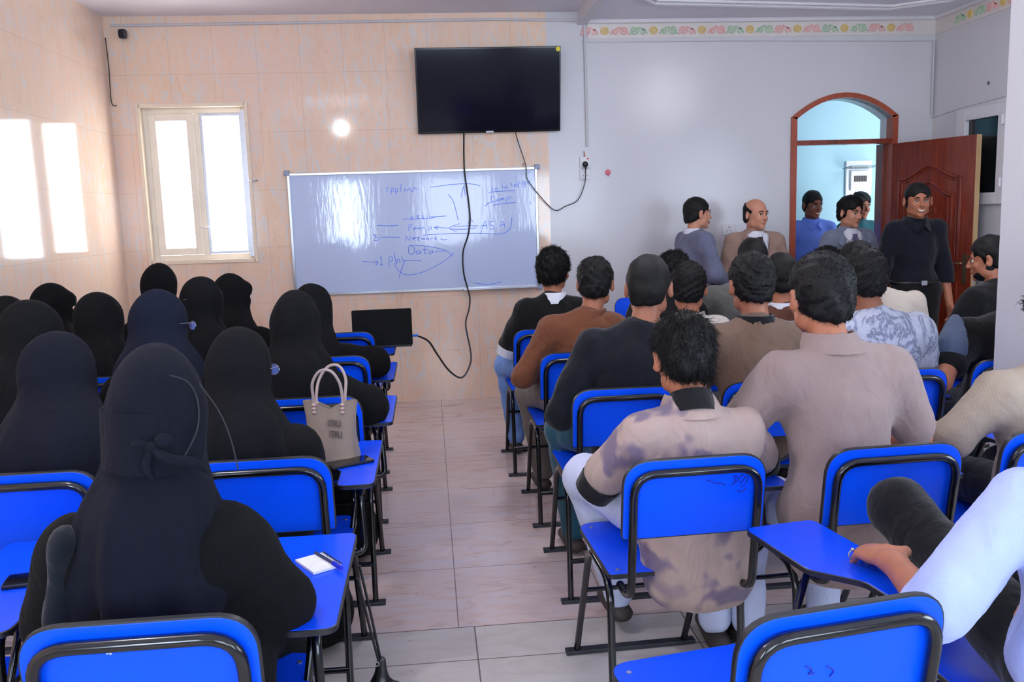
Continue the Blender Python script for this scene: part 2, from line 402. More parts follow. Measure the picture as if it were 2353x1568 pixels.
# painted scroll frieze on the right bay
fr_bg = solid('frieze_ground', (222, 216, 212), 0.5, vary=0.03)
struct(MB().box(BX + 0.05, X1, 7.312, 7.322, 2.925, 3.05).build('trim_7', fr_bg))
struct(MB().box(X1 - 0.008, X1 + 0.002, BACK_Y, 7.312, 2.925, 3.05).build('trim_8', fr_bg))
cols = {'g': flat('frieze_green', (182, 208, 178)), 'p': flat('frieze_pink', (236, 186, 180)), 'y': flat('frieze_yellow', (224, 196, 120))}
def spiral(cx, cz, r, turns, hand, ph=0.0, n=16):
    return [(cx + hand * r * (1 - 0.8 * i / n) * math.cos(ph + turns * 2 * math.pi * i / n), cz + r * (1 - 0.8 * i / n) * math.sin(ph + turns * 2 * math.pi * i / n)) for i in range(n + 1)]
def frieze(emit, u0, u1, pitch):
    """emit(colour, list of tubes (u,z)->) motifs along u"""
    u = u0; k = 0; out = {'g': [], 'p': [], 'y': []}
    while u < u1 - 0.1:
        c = 'p' if k % 2 == 0 else 'g'
        out['y'].append([(u + 0.03 * math.cos(a), 2.985 + 0.026 * math.sin(a)) for a in np.linspace(0, 6.28, 12)])
        out['y'].append([(u + 0.012 * math.cos(a), 2.985 + 0.010 * math.sin(a)) for a in np.linspace(0, 6.28, 8)])
        for s in (-1, 1):
            out[c].append(spiral(u + s * 0.16, 2.988, 0.038, 1.4, s, 2.6))
            out[c].append(spiral(u + s * 0.085, 2.972, 0.024, 1.2, -s, 0.4))
            out[c].append([(u + s * 0.05, 2.96), (u + s * 0.12, 3.012), (u + s * 0.2, 2.955)])
        u += pitch; k += 1
    for c in out: emit(c, out[c])
def em_front(c, L):
    b = MB()
    for t in L: b.tube([(u, 7.311, z) for u, z in t], 0.0075, 5, True, sub=2)
    struct(b.build('trim_9', cols[c], None, True))
def em_right(c, L):
    b = MB()
    for t in L: b.tube([(X1 - 0.009, u, z) for u, z in t], 0.0075, 5, True, sub=2)
    struct(b.build('trim_10', cols[c], None, True))
frieze(em_front, 1.5, X1, 0.405); frieze(em_right, 4.0, 7.2, 0.405)

# pillar in the room
struct(MB().box(2.25, 2.75, 3.0, 3.30, 0, CR).build('trim_11', paint))

# cable trunking along the top of the wall and down to the socket
tr = solid('off_white_trunking', (206, 204, 208), 0.5, vary=0.03)
def run(name, label, pts, r, mat, cat='cable', sm=False, seg=8):
    b = MB().tube(pts, r, seg, sm); o = b.build(name, mat, None, True); tag(o, label, cat); return o
run('cable_trunking', 'thin off-white cable trunking along the top of the tiled wall', [(-2.36, 7.31, 3.07), (0.6, 7.31, 3.085), (BX, 7.31, 3.07)], 0.011, tr)
run('cable_trunking', 'thin pale cable clipped under the painted frieze', [(BX, 7.312, 2.90), (2.6, 7.312, 2.895), (X1 - 0.03, 7.312, 2.87)], 0.005, tr)
run('cable_conduit', 'pale conduit dropping from the ceiling to the wall socket', [(1.335, 7.31, 3.08), (1.34, 7.31, 2.07)], 0.011, tr, 'conduit')
run('cable_conduit', 'pale conduit in the corner beside the open door', [(X1 - 0.02, 7.305, 2.87), (X1 - 0.02, 7.305, 2.24)], 0.008, tr, 'conduit')
run('wall_cable', 'thin cable stapled along the right wall above the dark window', [(X1 - 0.005, 7.31, 2.24), (X1 - 0.005, 6.95, 2.27), (X1 - 0.005, 6.2, 2.30)], 0.003, tr)
run('wall_cable', 'dark loose cable hanging in the left corner by the camera', [(-2.405, 7.3, 2.98), (-2.40, 7.3, 2.75), (-2.405, 7.3, 2.5), (-2.37, 7.31, 2.47)], 0.004, blk, sm=True)

# ------------------------------------------------------------------ hallway behind the doorway
struct(MB().box(2.2, 5.6, 8.9, 9.0, 0, 3.2).build('wall_hall_back', cyan))
struct(MB().box(2.95, 3.05, 8.42, 8.9, 0, 3.2).build('wall_hall_left', cyan))
struct(MB().box(2.2, 2.3, 7.52, 8.9, 0, 3.2).build('wall_hall_end', cyan))
struct(MB().box(5.5, 5.6, 7.52, 8.9, 0, 3.2).build('wall_hall_right', cyan))
struct(MB().box(2.2, 5.6, 7.52, 9.0, 3.1, 3.2).build('ceiling_hall', ceilm))
struct(MB().box(2.2, 5.6, 7.32, 9.0, -0.1, 0.0).build('floor_hall', fl2))
# brown arch frame
b = MB(); fw = 0.042
b.box(dx0 - fw, dx0 + 0.006, 7.295, 7.40, 0, dzs + fw * .45); b.box(dx1 - 0.006, dx1 + fw, 7.295, 7.40, 0, dzs + fw * .45)
for i in range(16):
    (xa, za), (xb, zb) = arc[i], arc[i + 1]
    ea = Vector((xa - (dx0 + dx1) / 2, 0, 0.9)).normalized() * fw; eb = Vector((xb - (dx0 + dx1) / 2, 0, 0.9)).normalized() * fw
    if i == 0: ea = Vector((-fw, 0, fw * .45))
    if i == 15: eb = Vector((fw, 0, fw * .45))
    A, B = Vector((xa, 7.295, za)), Vector((xb, 7.295, zb)); d = Vector((0, 0.105, 0))
    b.add([A, B, B + eb, A + ea, A + d, B + d, B + eb + d, A + ea + d], [(0, 1, 2, 3), (7, 6, 5, 4), (0, 4, 5, 1), (3, 2, 6, 7), (0, 3, 7, 4), (1, 5, 6, 2)])
struct(b.build('trim_12', wood_or))
struct(MB().box(dx0, dx1, 7.30, 7.40, 2.035, 2.075).build('trim_13', wood))
struct(MB().box(dx1 - 0.03, dx1 - 0.012, 7.40, 7.52, 0, 2.035).build('trim_14', wood))
# open door leaf
hx, hy = dx1 - 0.005, 7.30; ex, ey = 4.19, 6.46
ang = math.atan2(ey - hy, ex - hx); LW = math.hypot(ex - hx, ey - hy)
door = struct(empty('door_1', (hx, hy, 0.0), ang))     # local x along the leaf, local -y faces the camera side
MB().box(0, LW - 0.01, 0.0, 0.04, 0.02, 2.03).build('leaf', wood, door, bevel=0.003)
MB().box(LW - 0.01, LW, 0.0, 0.04, 0.02, 2.03).build('leaf_edge', wood_raw, door)
def dline(fn, z0, z1, sidepts, r, yy=-0.004):
    return None
b = MB()
def arch_top(x, x0, x1, z, a): t = (x - x0) / (x1 - x0); return z + a * (0.5 - 0.5 * math.cos(2 * math.pi * t)) ** 1.3
for (x0, x1, zt, a, zb) in ((0.10, LW - 0.14, 1.72, 0.10, 1.02), (0.17, LW - 0.21, 1.58, 0.11, 1.09)):
    top = [(x0 + (x1 - x0) * i / 20, -0.002, arch_top(x0 + (x1 - x0) * i / 20, x0, x1, zt, a)) for i in range(21)]
    for off, r in ((0, 0.013), (0.026, 0.008)):
        q = [(x0 + off, -0.002, zb + off)] + [(x, y, z - off) for x, y, z in top if x0 + off <= x <= x1 - off] + [(x1 - off, -0.002, zb + off)]
        b.tube(q, r, 8, False, closed=True)
for (z0, z1) in ((0.12, 0.90), (0.19, 0.83)):
    m_ = 0.10 if z0 < 0.15 else 0.17
    b.tube([(m_, -0.002, z0), (m_, -0.002, z1), (LW - m_ - 0.04, -0.002, z1), (LW - m_ - 0.04, -0.002, z0)], 0.010, 8, False, closed=True)
b.build('moulding', wood, door, True)
b = MB(); cxd = LW / 2 - 0.02
for (ox, oz, r, h) in ((0, 1.50, 0.04, 1), (0.045, 1.47, 0.03, -1), (-0.045, 1.47, 0.03, 1), (0.02, 1.42, 0.03, 1), (-0.02, 1.40, 0.03, -1), (0.07, 1.44, 0.022, 1), (-0.07, 1.44, 0.022, -1), (0.0, 1.55, 0.02, 1)):
    b.tube([(cxd + u, -0.003, z) for u, z in spiral(ox, oz, r, 1.3, h, 1.0)], 0.0065, 6, True, sub=2)
b.build('carved_ornament', wood, door, True)
hd = MB(); brass = solid('dull_brass', (150, 130, 100), 0.25, 0.5, 0.9)
hd.prism(rounded([(-0.02, -0.12), (0.02, -0.12), (0.02, 0.12), (-0.02, 0.12)], [0.018] * 4), 0, 0.006, Matrix.Translation((LW - 0.07, -0.001, 1.0)) @ Matrix.Rotation(math.pi / 2, 4, 'X'))
pl_ = hd.build('lock_plate', brass, door)
MB().tube([(LW - 0.07, -0.005, 1.05), (LW - 0.07, -0.05, 1.05), (LW - 0.16, -0.055, 1.045)], 0.008, 8).build('door_handle', brass, pl_, True)
MB().box(LW, LW + 0.002, 0.01, 0.03, 0.88, 1.12).build('latch_plate', alu, door)
# breaker box in the hall
bk = empty('breaker_box', (4.47, 8.9, 1.78)); tag(bk, 'white breaker box with raised lid on the pale cyan hallway wall', 'breaker box')
MB().box(-0.14, 0.14, -0.03, 0, -0.17, 0.19).build('back_plate', white_pl, bk, bevel=0.006)
MB().box(-0.10, 0.10, -0.06, -0.03, -0.11, 0.09).build('housing', white_pl, bk, bevel=0.006)
sw = MB()
for i in range(5): sw.box(-0.065 + i * 0.027, -0.042 + i * 0.027, -0.07, -0.06, -0.025, 0.035)
sw.build('breaker_switch_row', blk, bk)
MB().box(-0.19, 0.11, -0.26, -0.06, 0.10, 0.108, Matrix.Rotation(-0.1, 4, 'X')).build('lid', solid('smoky_lid', (110, 130, 135), 0.2), bk)

# ------------------------------------------------------------------ whiteboard
WBY = 7.29
p1, p2, p3, p4 = atY(655, 402, WBY), atY(1234, 380, WBY), atY(680, 677, WBY), atY(1242, 664, WBY)
bx0, bx1 = (p1.x + p3.x) / 2, (p2.x + p4.x) / 2; bz1, bz0 = (p1.z + p2.z) / 2, (p3.z + p4.z) / 2
wb = empty('whiteboard', ((bx0 + bx1) / 2, 7.32, (bz0 + bz1) / 2)); tag(wb, 'large whiteboard in an aluminium frame with blue marker writing on the tiled wall', 'whiteboard')
bw, bh = (bx1 - bx0) / 2, (bz1 - bz0) / 2
m, nt, bb = nodes('glossy_whiteboard'); sett(bb, 0.06, 0.5); bb.inputs['Base Color'].default_value = lin((198, 212, 244))
bump(nt, bb, noise(nt, coords(nt, (2.6, 1, 0.6)), 12, 3, 0.6, 0.4), 0.055, 0.01)
MB().box(-bw + 0.01, bw - 0.01, -0.022, -0.002, -bh + 0.01, bh - 0.01).build('board_surface', m, wb)
fb = MB(); frame_box(fb, -bw, bw, -bh, bh, 0.022, -0.032, -0.001); fb.build('board_frame', alu, wb, bevel=0.003)
fb = MB()
for sx in (-1, 1):
    for sz in (-1, 1): fb.box(sx * bw - 0.022, sx * bw + 0.022, -0.036, -0.001, sz * bh - 0.022, sz * bh + 0.022)
fb.build('corner_cap', solid('grey_corner_plastic', (150, 160, 190), 0.4), wb, bevel=0.008)
tray0 = atY(1065, 668, 7.25); MB().box(tray0.x - wb.location.x, bw - 0.03, -0.09, -0.03, -bh + 0.0, -bh + 0.012).build('pen_tray', alu, wb, bevel=0.003)
ink = flat('blue_marker_ink', (56, 124, 255), 0.4)
def K(x, y, s=4.706, ox=760, oy=380): return (ox + x / s, oy + y / s)
strokes = [
 [(1745, 235), (1750, 275)], [(1790, 245), (1775, 262), (1790, 272), (1805, 258), (1790, 245)], [(1818, 242), (1820, 246)], [(1853, 215), (1858, 250)],
 [(1895, 225), (1878, 240), (1892, 250), (1908, 236), (1895, 225)], [(1915, 238), (1918, 242)], [(1955, 190), (1960, 232)], [(1998, 200), (1980, 215), (1995, 228), (2012, 212), (1998, 200)],
 [(2040, 175), (2028, 240)], [(2042, 236), (2044, 240)], [(2100, 175), (2068, 172), (2075, 195), (2105, 215), (2090, 232), (2070, 220), (2085, 200), (2108, 180)], [(2135, 170), (2125, 190), (2145, 198), (2150, 178), (2135, 170)],
 [(1775, 340), (1745, 335), (1735, 370), (1770, 398), (1790, 380)], [(1805, 360), (1792, 378), (1808, 388), (1822, 372), (1805, 360)], [(1835, 385), (1842, 352), (1852, 375), (1866, 350), (1875, 380)],
 [(1900, 398), (1905, 345), (1940, 335), (1948, 355), (1910, 365)], [(1668, 428), (1672, 442), (1705, 412), (1745, 392)], [(1755, 432), (1860, 415), (2005, 402)], [(1705, 292), (1850, 280), (1990, 272)],
 [(1075, 238), (1200, 222), (1330, 205), (1480, 200), (1570, 208), (1612, 225)], [(1445, 208), (1420, 290), (1415, 350)], [(1440, 215), (1455, 330)],
 [(1270, 312), (1320, 380), (1342, 440), (1360, 520), (1378, 596)], [(1500, 570), (1540, 610)],
 [(1958, 562), (1950, 660), (1900, 722), (1820, 742), (1600, 736), (1300, 738), (1000, 756)],
 [(1640, 690), (1668, 600), (1690, 680)], [(1625, 655), (1690, 650)], [(1770, 608), (1735, 608), (1720, 640), (1765, 660), (1755, 690), (1722, 688)],
 [(1830, 668), (1858, 602), (1885, 668)], [(1838, 645), (1878, 640)], [(1630, 710), (1618, 742)],
 [(1330, 660), (1480, 655), (1592, 655)], [(1290, 690), (1450, 692), (1575, 676)], [(1395, 630), (1280, 678), (1362, 718)], [(1170, 655), (1120, 672), (1160, 695)], [(1120, 672), (1290, 680)],
 [(845, 708), (850, 640), (880, 650), (860, 675)], [(905, 672), (890, 690), (910, 692), (915, 672), (925, 692)], [(940, 692), (945, 672), (960, 690), (970, 670), (980, 690)], [(990, 690), (1000, 670), (1015, 690)],
 [(1060, 710), (1065, 665), (1090, 668), (1085, 690), (1065, 690)],
 [(780, 582), (1000, 578), (1130, 565)], [(885, 555), (860, 560), (885, 580), (862, 588)], [(960, 545), (930, 548), (955, 568), (930, 578)], [(1010, 548), (985, 552), (1005, 568), (985, 578)], [(1060, 560), (1250, 548)],
 [(455, 760), (490, 752), (480, 778), (520, 790), (505, 812), (470, 815)], [(540, 778), (640, 776), (748, 780)],
 [(810, 822), (815, 768), (850, 815), (860, 765)], [(885, 795), (915, 792), (905, 775), (885, 790), (900, 812)], [(945, 770), (945, 808), (960, 810)], [(930, 785), (965, 782)], [(985, 785), (990, 808), (1002, 790), (1012, 808), (1020, 785)],
 [(1045, 790), (1035, 805), (1055, 808), (1060, 792), (1045, 790)], [(1080, 808), (1085, 788), (1105, 790)], [(1130, 770), (1132, 808)], [(1150, 785), (1132, 798), (1155, 810)], [(1200, 790), (1190, 805), (1240, 806), (1256, 795)],
 [(845, 872), (842, 940), (865, 968), (905, 940), (900, 890), (855, 868)], [(960, 920), (925, 935), (930, 955), (962, 950), (965, 925), (975, 958)], [(1015, 885), (1018, 950), (1035, 955)], [(990, 915), (1050, 910)],
 [(1085, 920), (1060, 938), (1070, 955), (1095, 945), (1098, 918), (1108, 950)], [(1130, 950), (1135, 930), (1180, 930), (1260, 928), (1315, 988)], [(850, 865), (1000, 872), (1150, 895), (1250, 925)],
 [(1330, 945), (1250, 1020), (1100, 1110), (950, 1170), (820, 1185), (740, 1150), (700, 1095), (695, 1060)], [(340, 1042), (420, 1045), (505, 1052)], [(480, 1028), (512, 1052), (485, 1080)],
 [(530, 1010), (548, 992), (550, 1075)], [(532, 1078), (565, 1076)], [(630, 1100), (632, 1000), (665, 995), (668, 1030), (636, 1040)], [(685, 945), (710, 1065), (722, 1020), (742, 1018), (748, 1060)],
 [(765, 985), (785, 1045)], [(805, 1020), (770, 1110), (740, 1215)], [(800, 1030), (900, 1030), (985, 1035)],
 [(610, 285), (605, 245), (625, 240)], [(655, 310), (655, 250), (680, 250), (675, 280), (655, 282)], [(700, 310), (702, 255), (728, 258), (722, 285), (702, 285)], [(760, 205), (758, 285)], [(795, 285), (800, 250), (830, 275), (850, 245), (880, 285), (905, 240), (940, 265)],
 [(500, 650), (620, 655), (730, 650)], [(1550, 1270), (1700, 1290), (1850, 1260)], [(2150, 390), (2165, 425)], [(1485, 630), (1500, 600)]]
b = MB()
for st in strokes:
    pts = [atY(*K(x, y), 7.2975) for x, y in st]
    pts = [(p.x - wb.location.x, 7.2975 - 7.32, p.z - wb.location.z) for p in pts]
    b.tube(pts, 0.0022, 5, True, sub=3)
b.build('marker_writing', ink, wb, True)
nl = MB().tube([(0.9, -0.01, bh + 0.01), (0.9, -0.02, bh + 0.03)], 0.006, 6).build('hanging_nail', alu, wb, True)

# ------------------------------------------------------------------ television
TVY = 7.20
q1, q2, q3, q4 = atY(951, 114, TVY), atY(1286, 103, TVY), atY(962, 311, TVY), atY(1290, 297, TVY)
tv = empty('television', ((q1.x + q2.x + q3.x + q4.x) / 4, 7.32, (q1.z + q3.z + q2.z + q4.z) / 4)); tag(tv, 'large black flat television mounted high above the whiteboard', 'television')
tw, th = (q2.x - q1.x + q4.x - q3.x) / 4, (q1.z - q3.z + q2.z - q4.z) / 4
mt = Matrix.Translation((0, -0.10, 0)) @ Matrix.Rotation(math.radians(11.0), 4, 'X')
MB().box(-tw, tw, -0.02, 0.02, -th, th, mt).build('casing', solid('tv_black_gloss', (16, 16, 18), 0.15), tv, bevel=0.004)
scr = solid('tv_screen_glass', (20, 21, 34), 0.09, 0.2, vary=0.05)
MB().box(-tw + 0.012, tw - 0.012, -0.0225, -0.0195, -th + 0.018, th - 0.012, mt).build('screen', scr, tv)
MB().box(-0.2, 0.2, -0.075, -0.003, -0.12, 0.10).build('wall_bracket', blk, tv)
st = MB(); st.prism([(0.018 * math.cos(a), 0.018 * math.sin(a)) for a in np.linspace(0, 6.28, 20)[:-1]], 0, 0.002, mt @ Matrix.Translation((tw - 0.022, -0.0225, th - 0.022)) @ Matrix.Rotation(math.pi / 2, 4, 'X'))
stk = st.build('round_sticker', flat('yellow_sticker', (226, 210, 30)), tv)
MB().tube([((tw - 0.03), -0.1245, th - 0.022), (tw - 0.024, -0.1245, th - 0.018), (tw - 0.018, -0.1245, th - 0.024)], 0.0015, 5).build('sticker_mark', blk, stk, True)
b = MB(); b.box(-0.03, 0.03, -0.026, -0.02, -th + 0.002, -th + 0.014, mt); b.build('logo_bar', alu, tv)
# cables
def cable(label, pix, y, r, mat=blk, name='cable'):
    pts = []
    for i, p in enumerate(pix): pts.append(atY(p[0], p[1], y[i] if hasattr(y, '__len__') else y))
    b = MB().tube(pts, r, 8, True); o = b.build(name, mat, None, True); tag(o, label, 'cable'); return o
cable('thick black cable hanging from the television across the whiteboard down to the laptop', [(1066, 303), (1066, 360), (1068, 400), (1075, 450), (1080, 500), (1076, 540), (1064, 580), (1066, 630), (1079, 680), (1078, 710), (1070, 745), (1080, 800), (1082, 830), (1070, 860), (1055, 868), (1030, 850), (1005, 815), (985, 785), (962, 773)],
      [7.21, 7.26, 7.255, 7.25, 7.25, 7.25, 7.25, 7.24, 7.22, 7.1, 6.9, 6.6, 6.4, 6.2, 6.05, 5.9, 5.75, 5.65, 5.6], 0.0065)
cable('thin black power cable drooping from the television to the wall socket', [(1184, 303), (1190, 325), (1208, 380), (1211, 410), (1232, 440), (1262, 474), (1280, 484), (1300, 474), (1328, 460), (1344, 420), (1345, 385)],
      [7.21, 7.27, 7.265, 7.26, 7.26, 7.28, 7.28, 7.28, 7.28, 7.275, 7.26], 0.004)
# sockets, plug, switch, hook
def plate(name, label, px, py, w, h, cat, holes_=True):
    c = atY(px, py, 7.30); o = empty(name, (c.x, 7.32, c.z)); tag(o, label, cat)
    MB().box(-w, w, -0.015, 0, -h, h).build('face_plate', white_pl, o, bevel=0.004)
    if holes_:
        b = MB(); b.box(-0.004, 0.004, -0.0165, -0.014, 0.012, 0.026)
        for s in (-1, 1): b.box(s * 0.016 - 0.004, s * 0.016 + 0.004, -0.0165, -0.014, -0.012, -0.007)
        b.build('socket_slot', blk, o)
    return o
so = plate('power_socket', 'white wall socket with a black plug pushed in', 1345, 373, 0.045, 0.045, 'socket', False)
MB().box(0.015, 0.03, -0.019, -0.014, 0.022, 0.034).build('switch_rocker', flat('socket_red', (224, 70, 60)), so)
plate('power_socket', 'empty white wall socket directly below the one with the plug', 1345, 401, 0.045, 0.043, 'socket')
plate('power_socket', 'pale wall socket between the two men in jackets', 1676, 528, 0.06, 0.045, 'socket')
pg = empty('power_plug', tuple(atY(1345, 378, 7.29))); tag(pg, 'black three pin plug in the upper wall socket', 'plug')
MB().ball((0, 0, 0), (0.024, 0.02, 0.026)).build('plug_body', blk, pg, True)
MB().tube([(0, -0.012, -0.015), (0, -0.02, -0.045)], 0.008, 8, False, rads=[0.01, 0.005]).build('cord_sleeve', blk, pg, True)
run('loose_wire', 'short orange wire end above the wall socket', [atY(1342, 348, 7.30), atY(1343, 354, 7.29), atY(1344, 360, 7.30)], 0.004, flat('orange_wire', (200, 92, 50)), 'wire')
hk = empty('wall_hook', tuple(atY(1397, 396, 7.315))); tag(hk, 'small round pink plastic hook stuck on the white wall', 'hook')
MB().ball((0, 0, 0), (0.024, 0.008, 0.024)).build('disc', flat('pink_plastic', (226, 120, 140), 0.3), hk, True)
MB().tube([(0, -0.008, 0.005), (0, -0.012, -0.02), (0, -0.025, -0.032), (0, -0.03, -0.02)], 0.004, 8).build('hook_arm', flat('pink_plastic', (226, 120, 140)), hk, True)
cc = empty('security_camera', tuple(atY(282, 78, 7.25))); tag(cc, 'small dark security camera high in the left corner', 'camera')
MB().box(-0.03, 0.03, -0.03, 0.03, -0.035, 0.035).build('housing', solid('dark_navy_plastic', (30, 34, 52), 0.3), cc, bevel=0.016)
MB().tube([(0, -0.03, 0), (0, -0.038, 0)], 0.016, 12, False).build('lens', blk, cc, True)
MB().tube([(0, 0.02, 0), (-0.02, 0.06, 0.02)], 0.01, 8, False).build('mount', white_pl, cc, True)
o = MB().tube([atY(572, 413, 7.318), atY(582, 416, 7.29), atY(592, 414, 7.30)], 0.006, 6).build('window_catch', alu, None, True); tag(o, 'small metal window catch on the tiles right of the window', 'catch')
o = MB().ball(tuple(atX(2271, 191, X1 - 0.005)), (0.006, 0.012, 0.014)).build('wall_mark', flat('dark_grey_hook', (90, 92, 100)), None, True); tag(o, 'small dark nail hook high on the right wall', 'nail hook')

# ------------------------------------------------------------------ tablet-arm chairs
blue = solid('blue_laminate', (2, 84, 250), 0.36, 0.25, vary=0.03, nscale=8)
blue_top = solid('blue_laminate_top', (8, 78, 248), 0.26, 0.35, vary=0.03, nscale=8)
edge_m = solid('black_edge_band', (26, 27, 32), 0.4, vary=0.2, nscale=60)
tubem = solid('black_enamel_tube', (14, 14, 17), 0.16, 0.6, vary=0.1)
railm = solid('grey_black_floor_bar', (46, 48, 54), 0.45, vary=0.2)
steel = solid('screw_steel', (180, 184, 190), 0.3, 0.5, 0.9)
def board(poly, t, mtx, pname, ename, par, mat, er=0.003):
    o = MB().prism(poly, -t / 2, t / 2, mtx).build(pname, mat, par, False, bevel=0.0012)
    b = MB(); c = Vector((sum(p[0] for p in poly) / len(poly), sum(p[1] for p in poly) / len(poly))); n = len(poly); V = []
    inn = []; out = []
    for i in range(n):
        a, p, q = Vector(poly[i - 1]), Vector(poly[i]), Vector(poly[(i + 1) % n])
        d = (q - a); nn = Vector((d.y, -d.x)); nn.normalize()
        inn.append(p - nn * 0.0008); out.append(p + nn * er)
    area_ = sum(poly[i][0] * poly[(i + 1) % n][1] - poly[(i + 1) % n][0] * poly[i][1] for i in range(n))
    if area_ < 0: inn, out = [Vector(p) * 2 - q for p, q in zip(poly, inn)], [Vector(p) * 2 - q for p, q in zip(poly, out)]
    h = t / 2 - 0.0006
    for R_, z in ((inn, -h), (out, -h * 0.8), (out, h * 0.8), (inn, h)):
        V += [mtx @ Vector((p.x, p.y, z)) for p in R_]
    Fc = []
    for k in range(3):
        for i in range(n): Fc.append((k * n + i, k * n + (i + 1) % n, (k + 1) * n + (i + 1) % n, (k + 1) * n + i))
    b.add(V, Fc); b.build(ename, edge_m, o, True)
    return o
def arc_pts(pts, r, n=5):
    """polyline in 3D with filleted corners"""
    P = [Vector(p) for p in pts]; out = [P[0]]
    for i in range(1, len(P) - 1):
        a = (P[i - 1] - P[i]); c = (P[i + 1] - P[i]); rr = r[i - 1] if hasattr(r, '__len__') else r
        d = min(rr, a.length * 0.48, c.length * 0.48); p0 = P[i] + a.normalized() * d; p1 = P[i] + c.normalized() * d
        for k in range(n + 1):
            t = k / n; out.append((1 - t) ** 2 * p0 + 2 * t * (1 - t) * P[i] + t * t * p1)
    out.append(P[-1]); return out
def make_chair(name, o_t=0.29, ty=0.0):
    root = empty(name, (0, 0, 0))
    BW, ZB, ZT, SZ = 0.195, 0.672, 0.895, 0.51
    tilt = Matrix.Rotation(math.radians(8), 4, 'X')
    # back plate: local xy -> x,z
    base = Matrix.Translation((0, 0.045, ZB)) @ tilt @ Matrix.Rotation(math.pi / 2, 4, 'X')
    poly = rounded([(-BW, 0), (BW, 0), (BW, ZT - ZB), (-BW, ZT - ZB)], [0.012, 0.012, 0.075, 0.075], 8)
    bp = board(poly, 0.014, base, 'backrest', 'edge_band', root, blue)
    up = lambda x, z, off=-0.021: tuple(Matrix.Translation((0, 0.045, ZB)) @ tilt @ Vector((x, off, z)))
    a = BW - 0.024; th_ = ZT - ZB - 0.03
    pts = arc_pts([(-a, 0.17, 0.487), (-a, 0.10, 0.487), up(-a, -0.16), up(-a, th_), up(a, th_), up(a, -0.16), (a, 0.10, 0.487), (a, 0.17, 0.487)], [0.05, 0.06, 0.065, 0.065, 0.06, 0.05], 6)
    MB().tube(pts, 0.0115, 12, False).build('back_tube', tubem, root, True)
    # seat
    sp_ = rounded([(-0.20, 0.17), (0.20, 0.17), (0.205, 0.60), (-0.205, 0.60)], [0.01, 0.01, 0.06, 0.06], 6)
    st_ = board(sp_, 0.016, Matrix.Translation((0, 0, SZ)), 'seat', 'edge_band', root, blue_top)
    b = MB()
    for sx in (-1, 1):
        for y in (0.20, 0.55): b.tube([(sx * 0.17, y, SZ + 0.006), (sx * 0.17, y, SZ + 0.0105)], 0.006, 10, False)
    b.build('screw_head', steel, st_, True)
    # side frames
    for s in (-1, 1):
        x = s * 0.195
        MB().tube(arc_pts([(x, 0.71, 0.012), (x, 0.46, 0.488), (x, 0.19, 0.488), (x, 0.165, 0.012)], [0.08, 0.09], 7), 0.0115, 12, False).build('leg_frame', tubem, root, True)
    for y in (0.165, 0.71): MB().box(-0.235, 0.235, y - 0.018, y + 0.018, 0.0, 0.014).build('floor_bar', railm, root, bevel=0.002)
    MB().tube([(-0.195, 0.168, 0.17), (0.195, 0.168, 0.17)], 0.010, 10, False).build('stretcher', tubem, root, True)
    MB().tube([(-0.195, 0.56, 0.30), (0.195, 0.56, 0.30)], 0.008, 10, False).build('stretcher', tubem, root, True)
    # writing tablet
    o = o_t; y0 = 0.25 + ty; y1 = 0.80 + ty
    tp = rounded([(o - 0.115, y0), (o, y0), (o, y1), (o - (0.24 if o < .3 else .20), y1), (o - (0.235 if o < .3 else .195), y0 + 0.27), (o - 0.115, y0 + 0.17)], [0.03, 0.03, 0.025, 0.03, 0.04, 0.05], 6)
    board(tp, 0.016, Matrix.Translation((0, 0, 0.71)), 'writing_tablet', 'edge_band', root, blue_top)
    MB().tube(arc_pts([(0.195, 0.30, 0.487), (o - 0.04, 0.33, 0.487), (o - 0.05, 0.36, 0.69), (o - 0.05, y1 - 0.1, 0.692)], [0.06, 0.06], 5), 0.0105, 10, False).build('tablet_support', tubem, root, True)
    MB().tube(arc_pts([(0.195, 0.46, 0.487), (0.21, 0.50, 0.60), (o - 0.12, y1 - 0.18, 0.692), (o - 0.03, y1 - 0.18, 0.692)], [0.04, 0.05], 5), 0.009, 10, False).build('tablet_brace', tubem, root, True)
    return root
protoL = make_chair('tablet_arm_chair', 0.29, 0.05); protoR = make_chair('tablet_arm_chair', 0.375, 0.0); protoE = make_chair('tablet_arm_chair', 0.455, 0.0)
for p_ in (protoL, protoR, protoE): remember(p_)
used = set()
def chair(kind, x, y, rz, label):
    p = {'L': protoL, 'R': protoR, 'E': protoE}[kind]
    o = copy_tree(p) if p.name in used else p
    used.add(p.name)
    o.location = (x, y, 0); o.rotation_euler = (0, 0, math.radians(rz))
    tag(o, label, 'chair', 'blue chairs with writing tablets'); return o
#CHAIRS
chair('L', -0.515, 1.43, 0, 'blue tablet-arm chair nearest the camera at bottom left, behind the woman with the tied veil')
chair('L', -0.495, 2.41, 0, 'blue tablet-arm chair with a tan handbag and a phone on its tablet')
chair('L', -0.47, 3.24, 0, 'blue tablet-arm chair directly in front of the tan handbag')
chair('L', -0.50, 4.20, 0, 'blue tablet-arm chair by the aisle, behind the chair that carries the laptop')
chair('L', -0.53, 5.08, 0, 'empty blue tablet-arm chair carrying the black laptop')
chair('L', -1.12, 2.40, 0, 'blue tablet-arm chair at the left picture edge with a long veil hanging over it')
chair('L', -1.20, 1.52, 0, 'blue tablet-arm chair at the bottom left corner of which only the writing tablet shows')
chair('L', -1.10, 3.20, 0, 'blue tablet-arm chair under the woman in the faded navy veil with glasses')
chair('L', -1.53, 3.92, 0, 'blue tablet-arm chair under the woman in a plain rounded black hood on the left')
chair('L', -1.66, 3.05, 0, 'blue tablet-arm chair of the veiled woman at the left edge whose eyes just show')
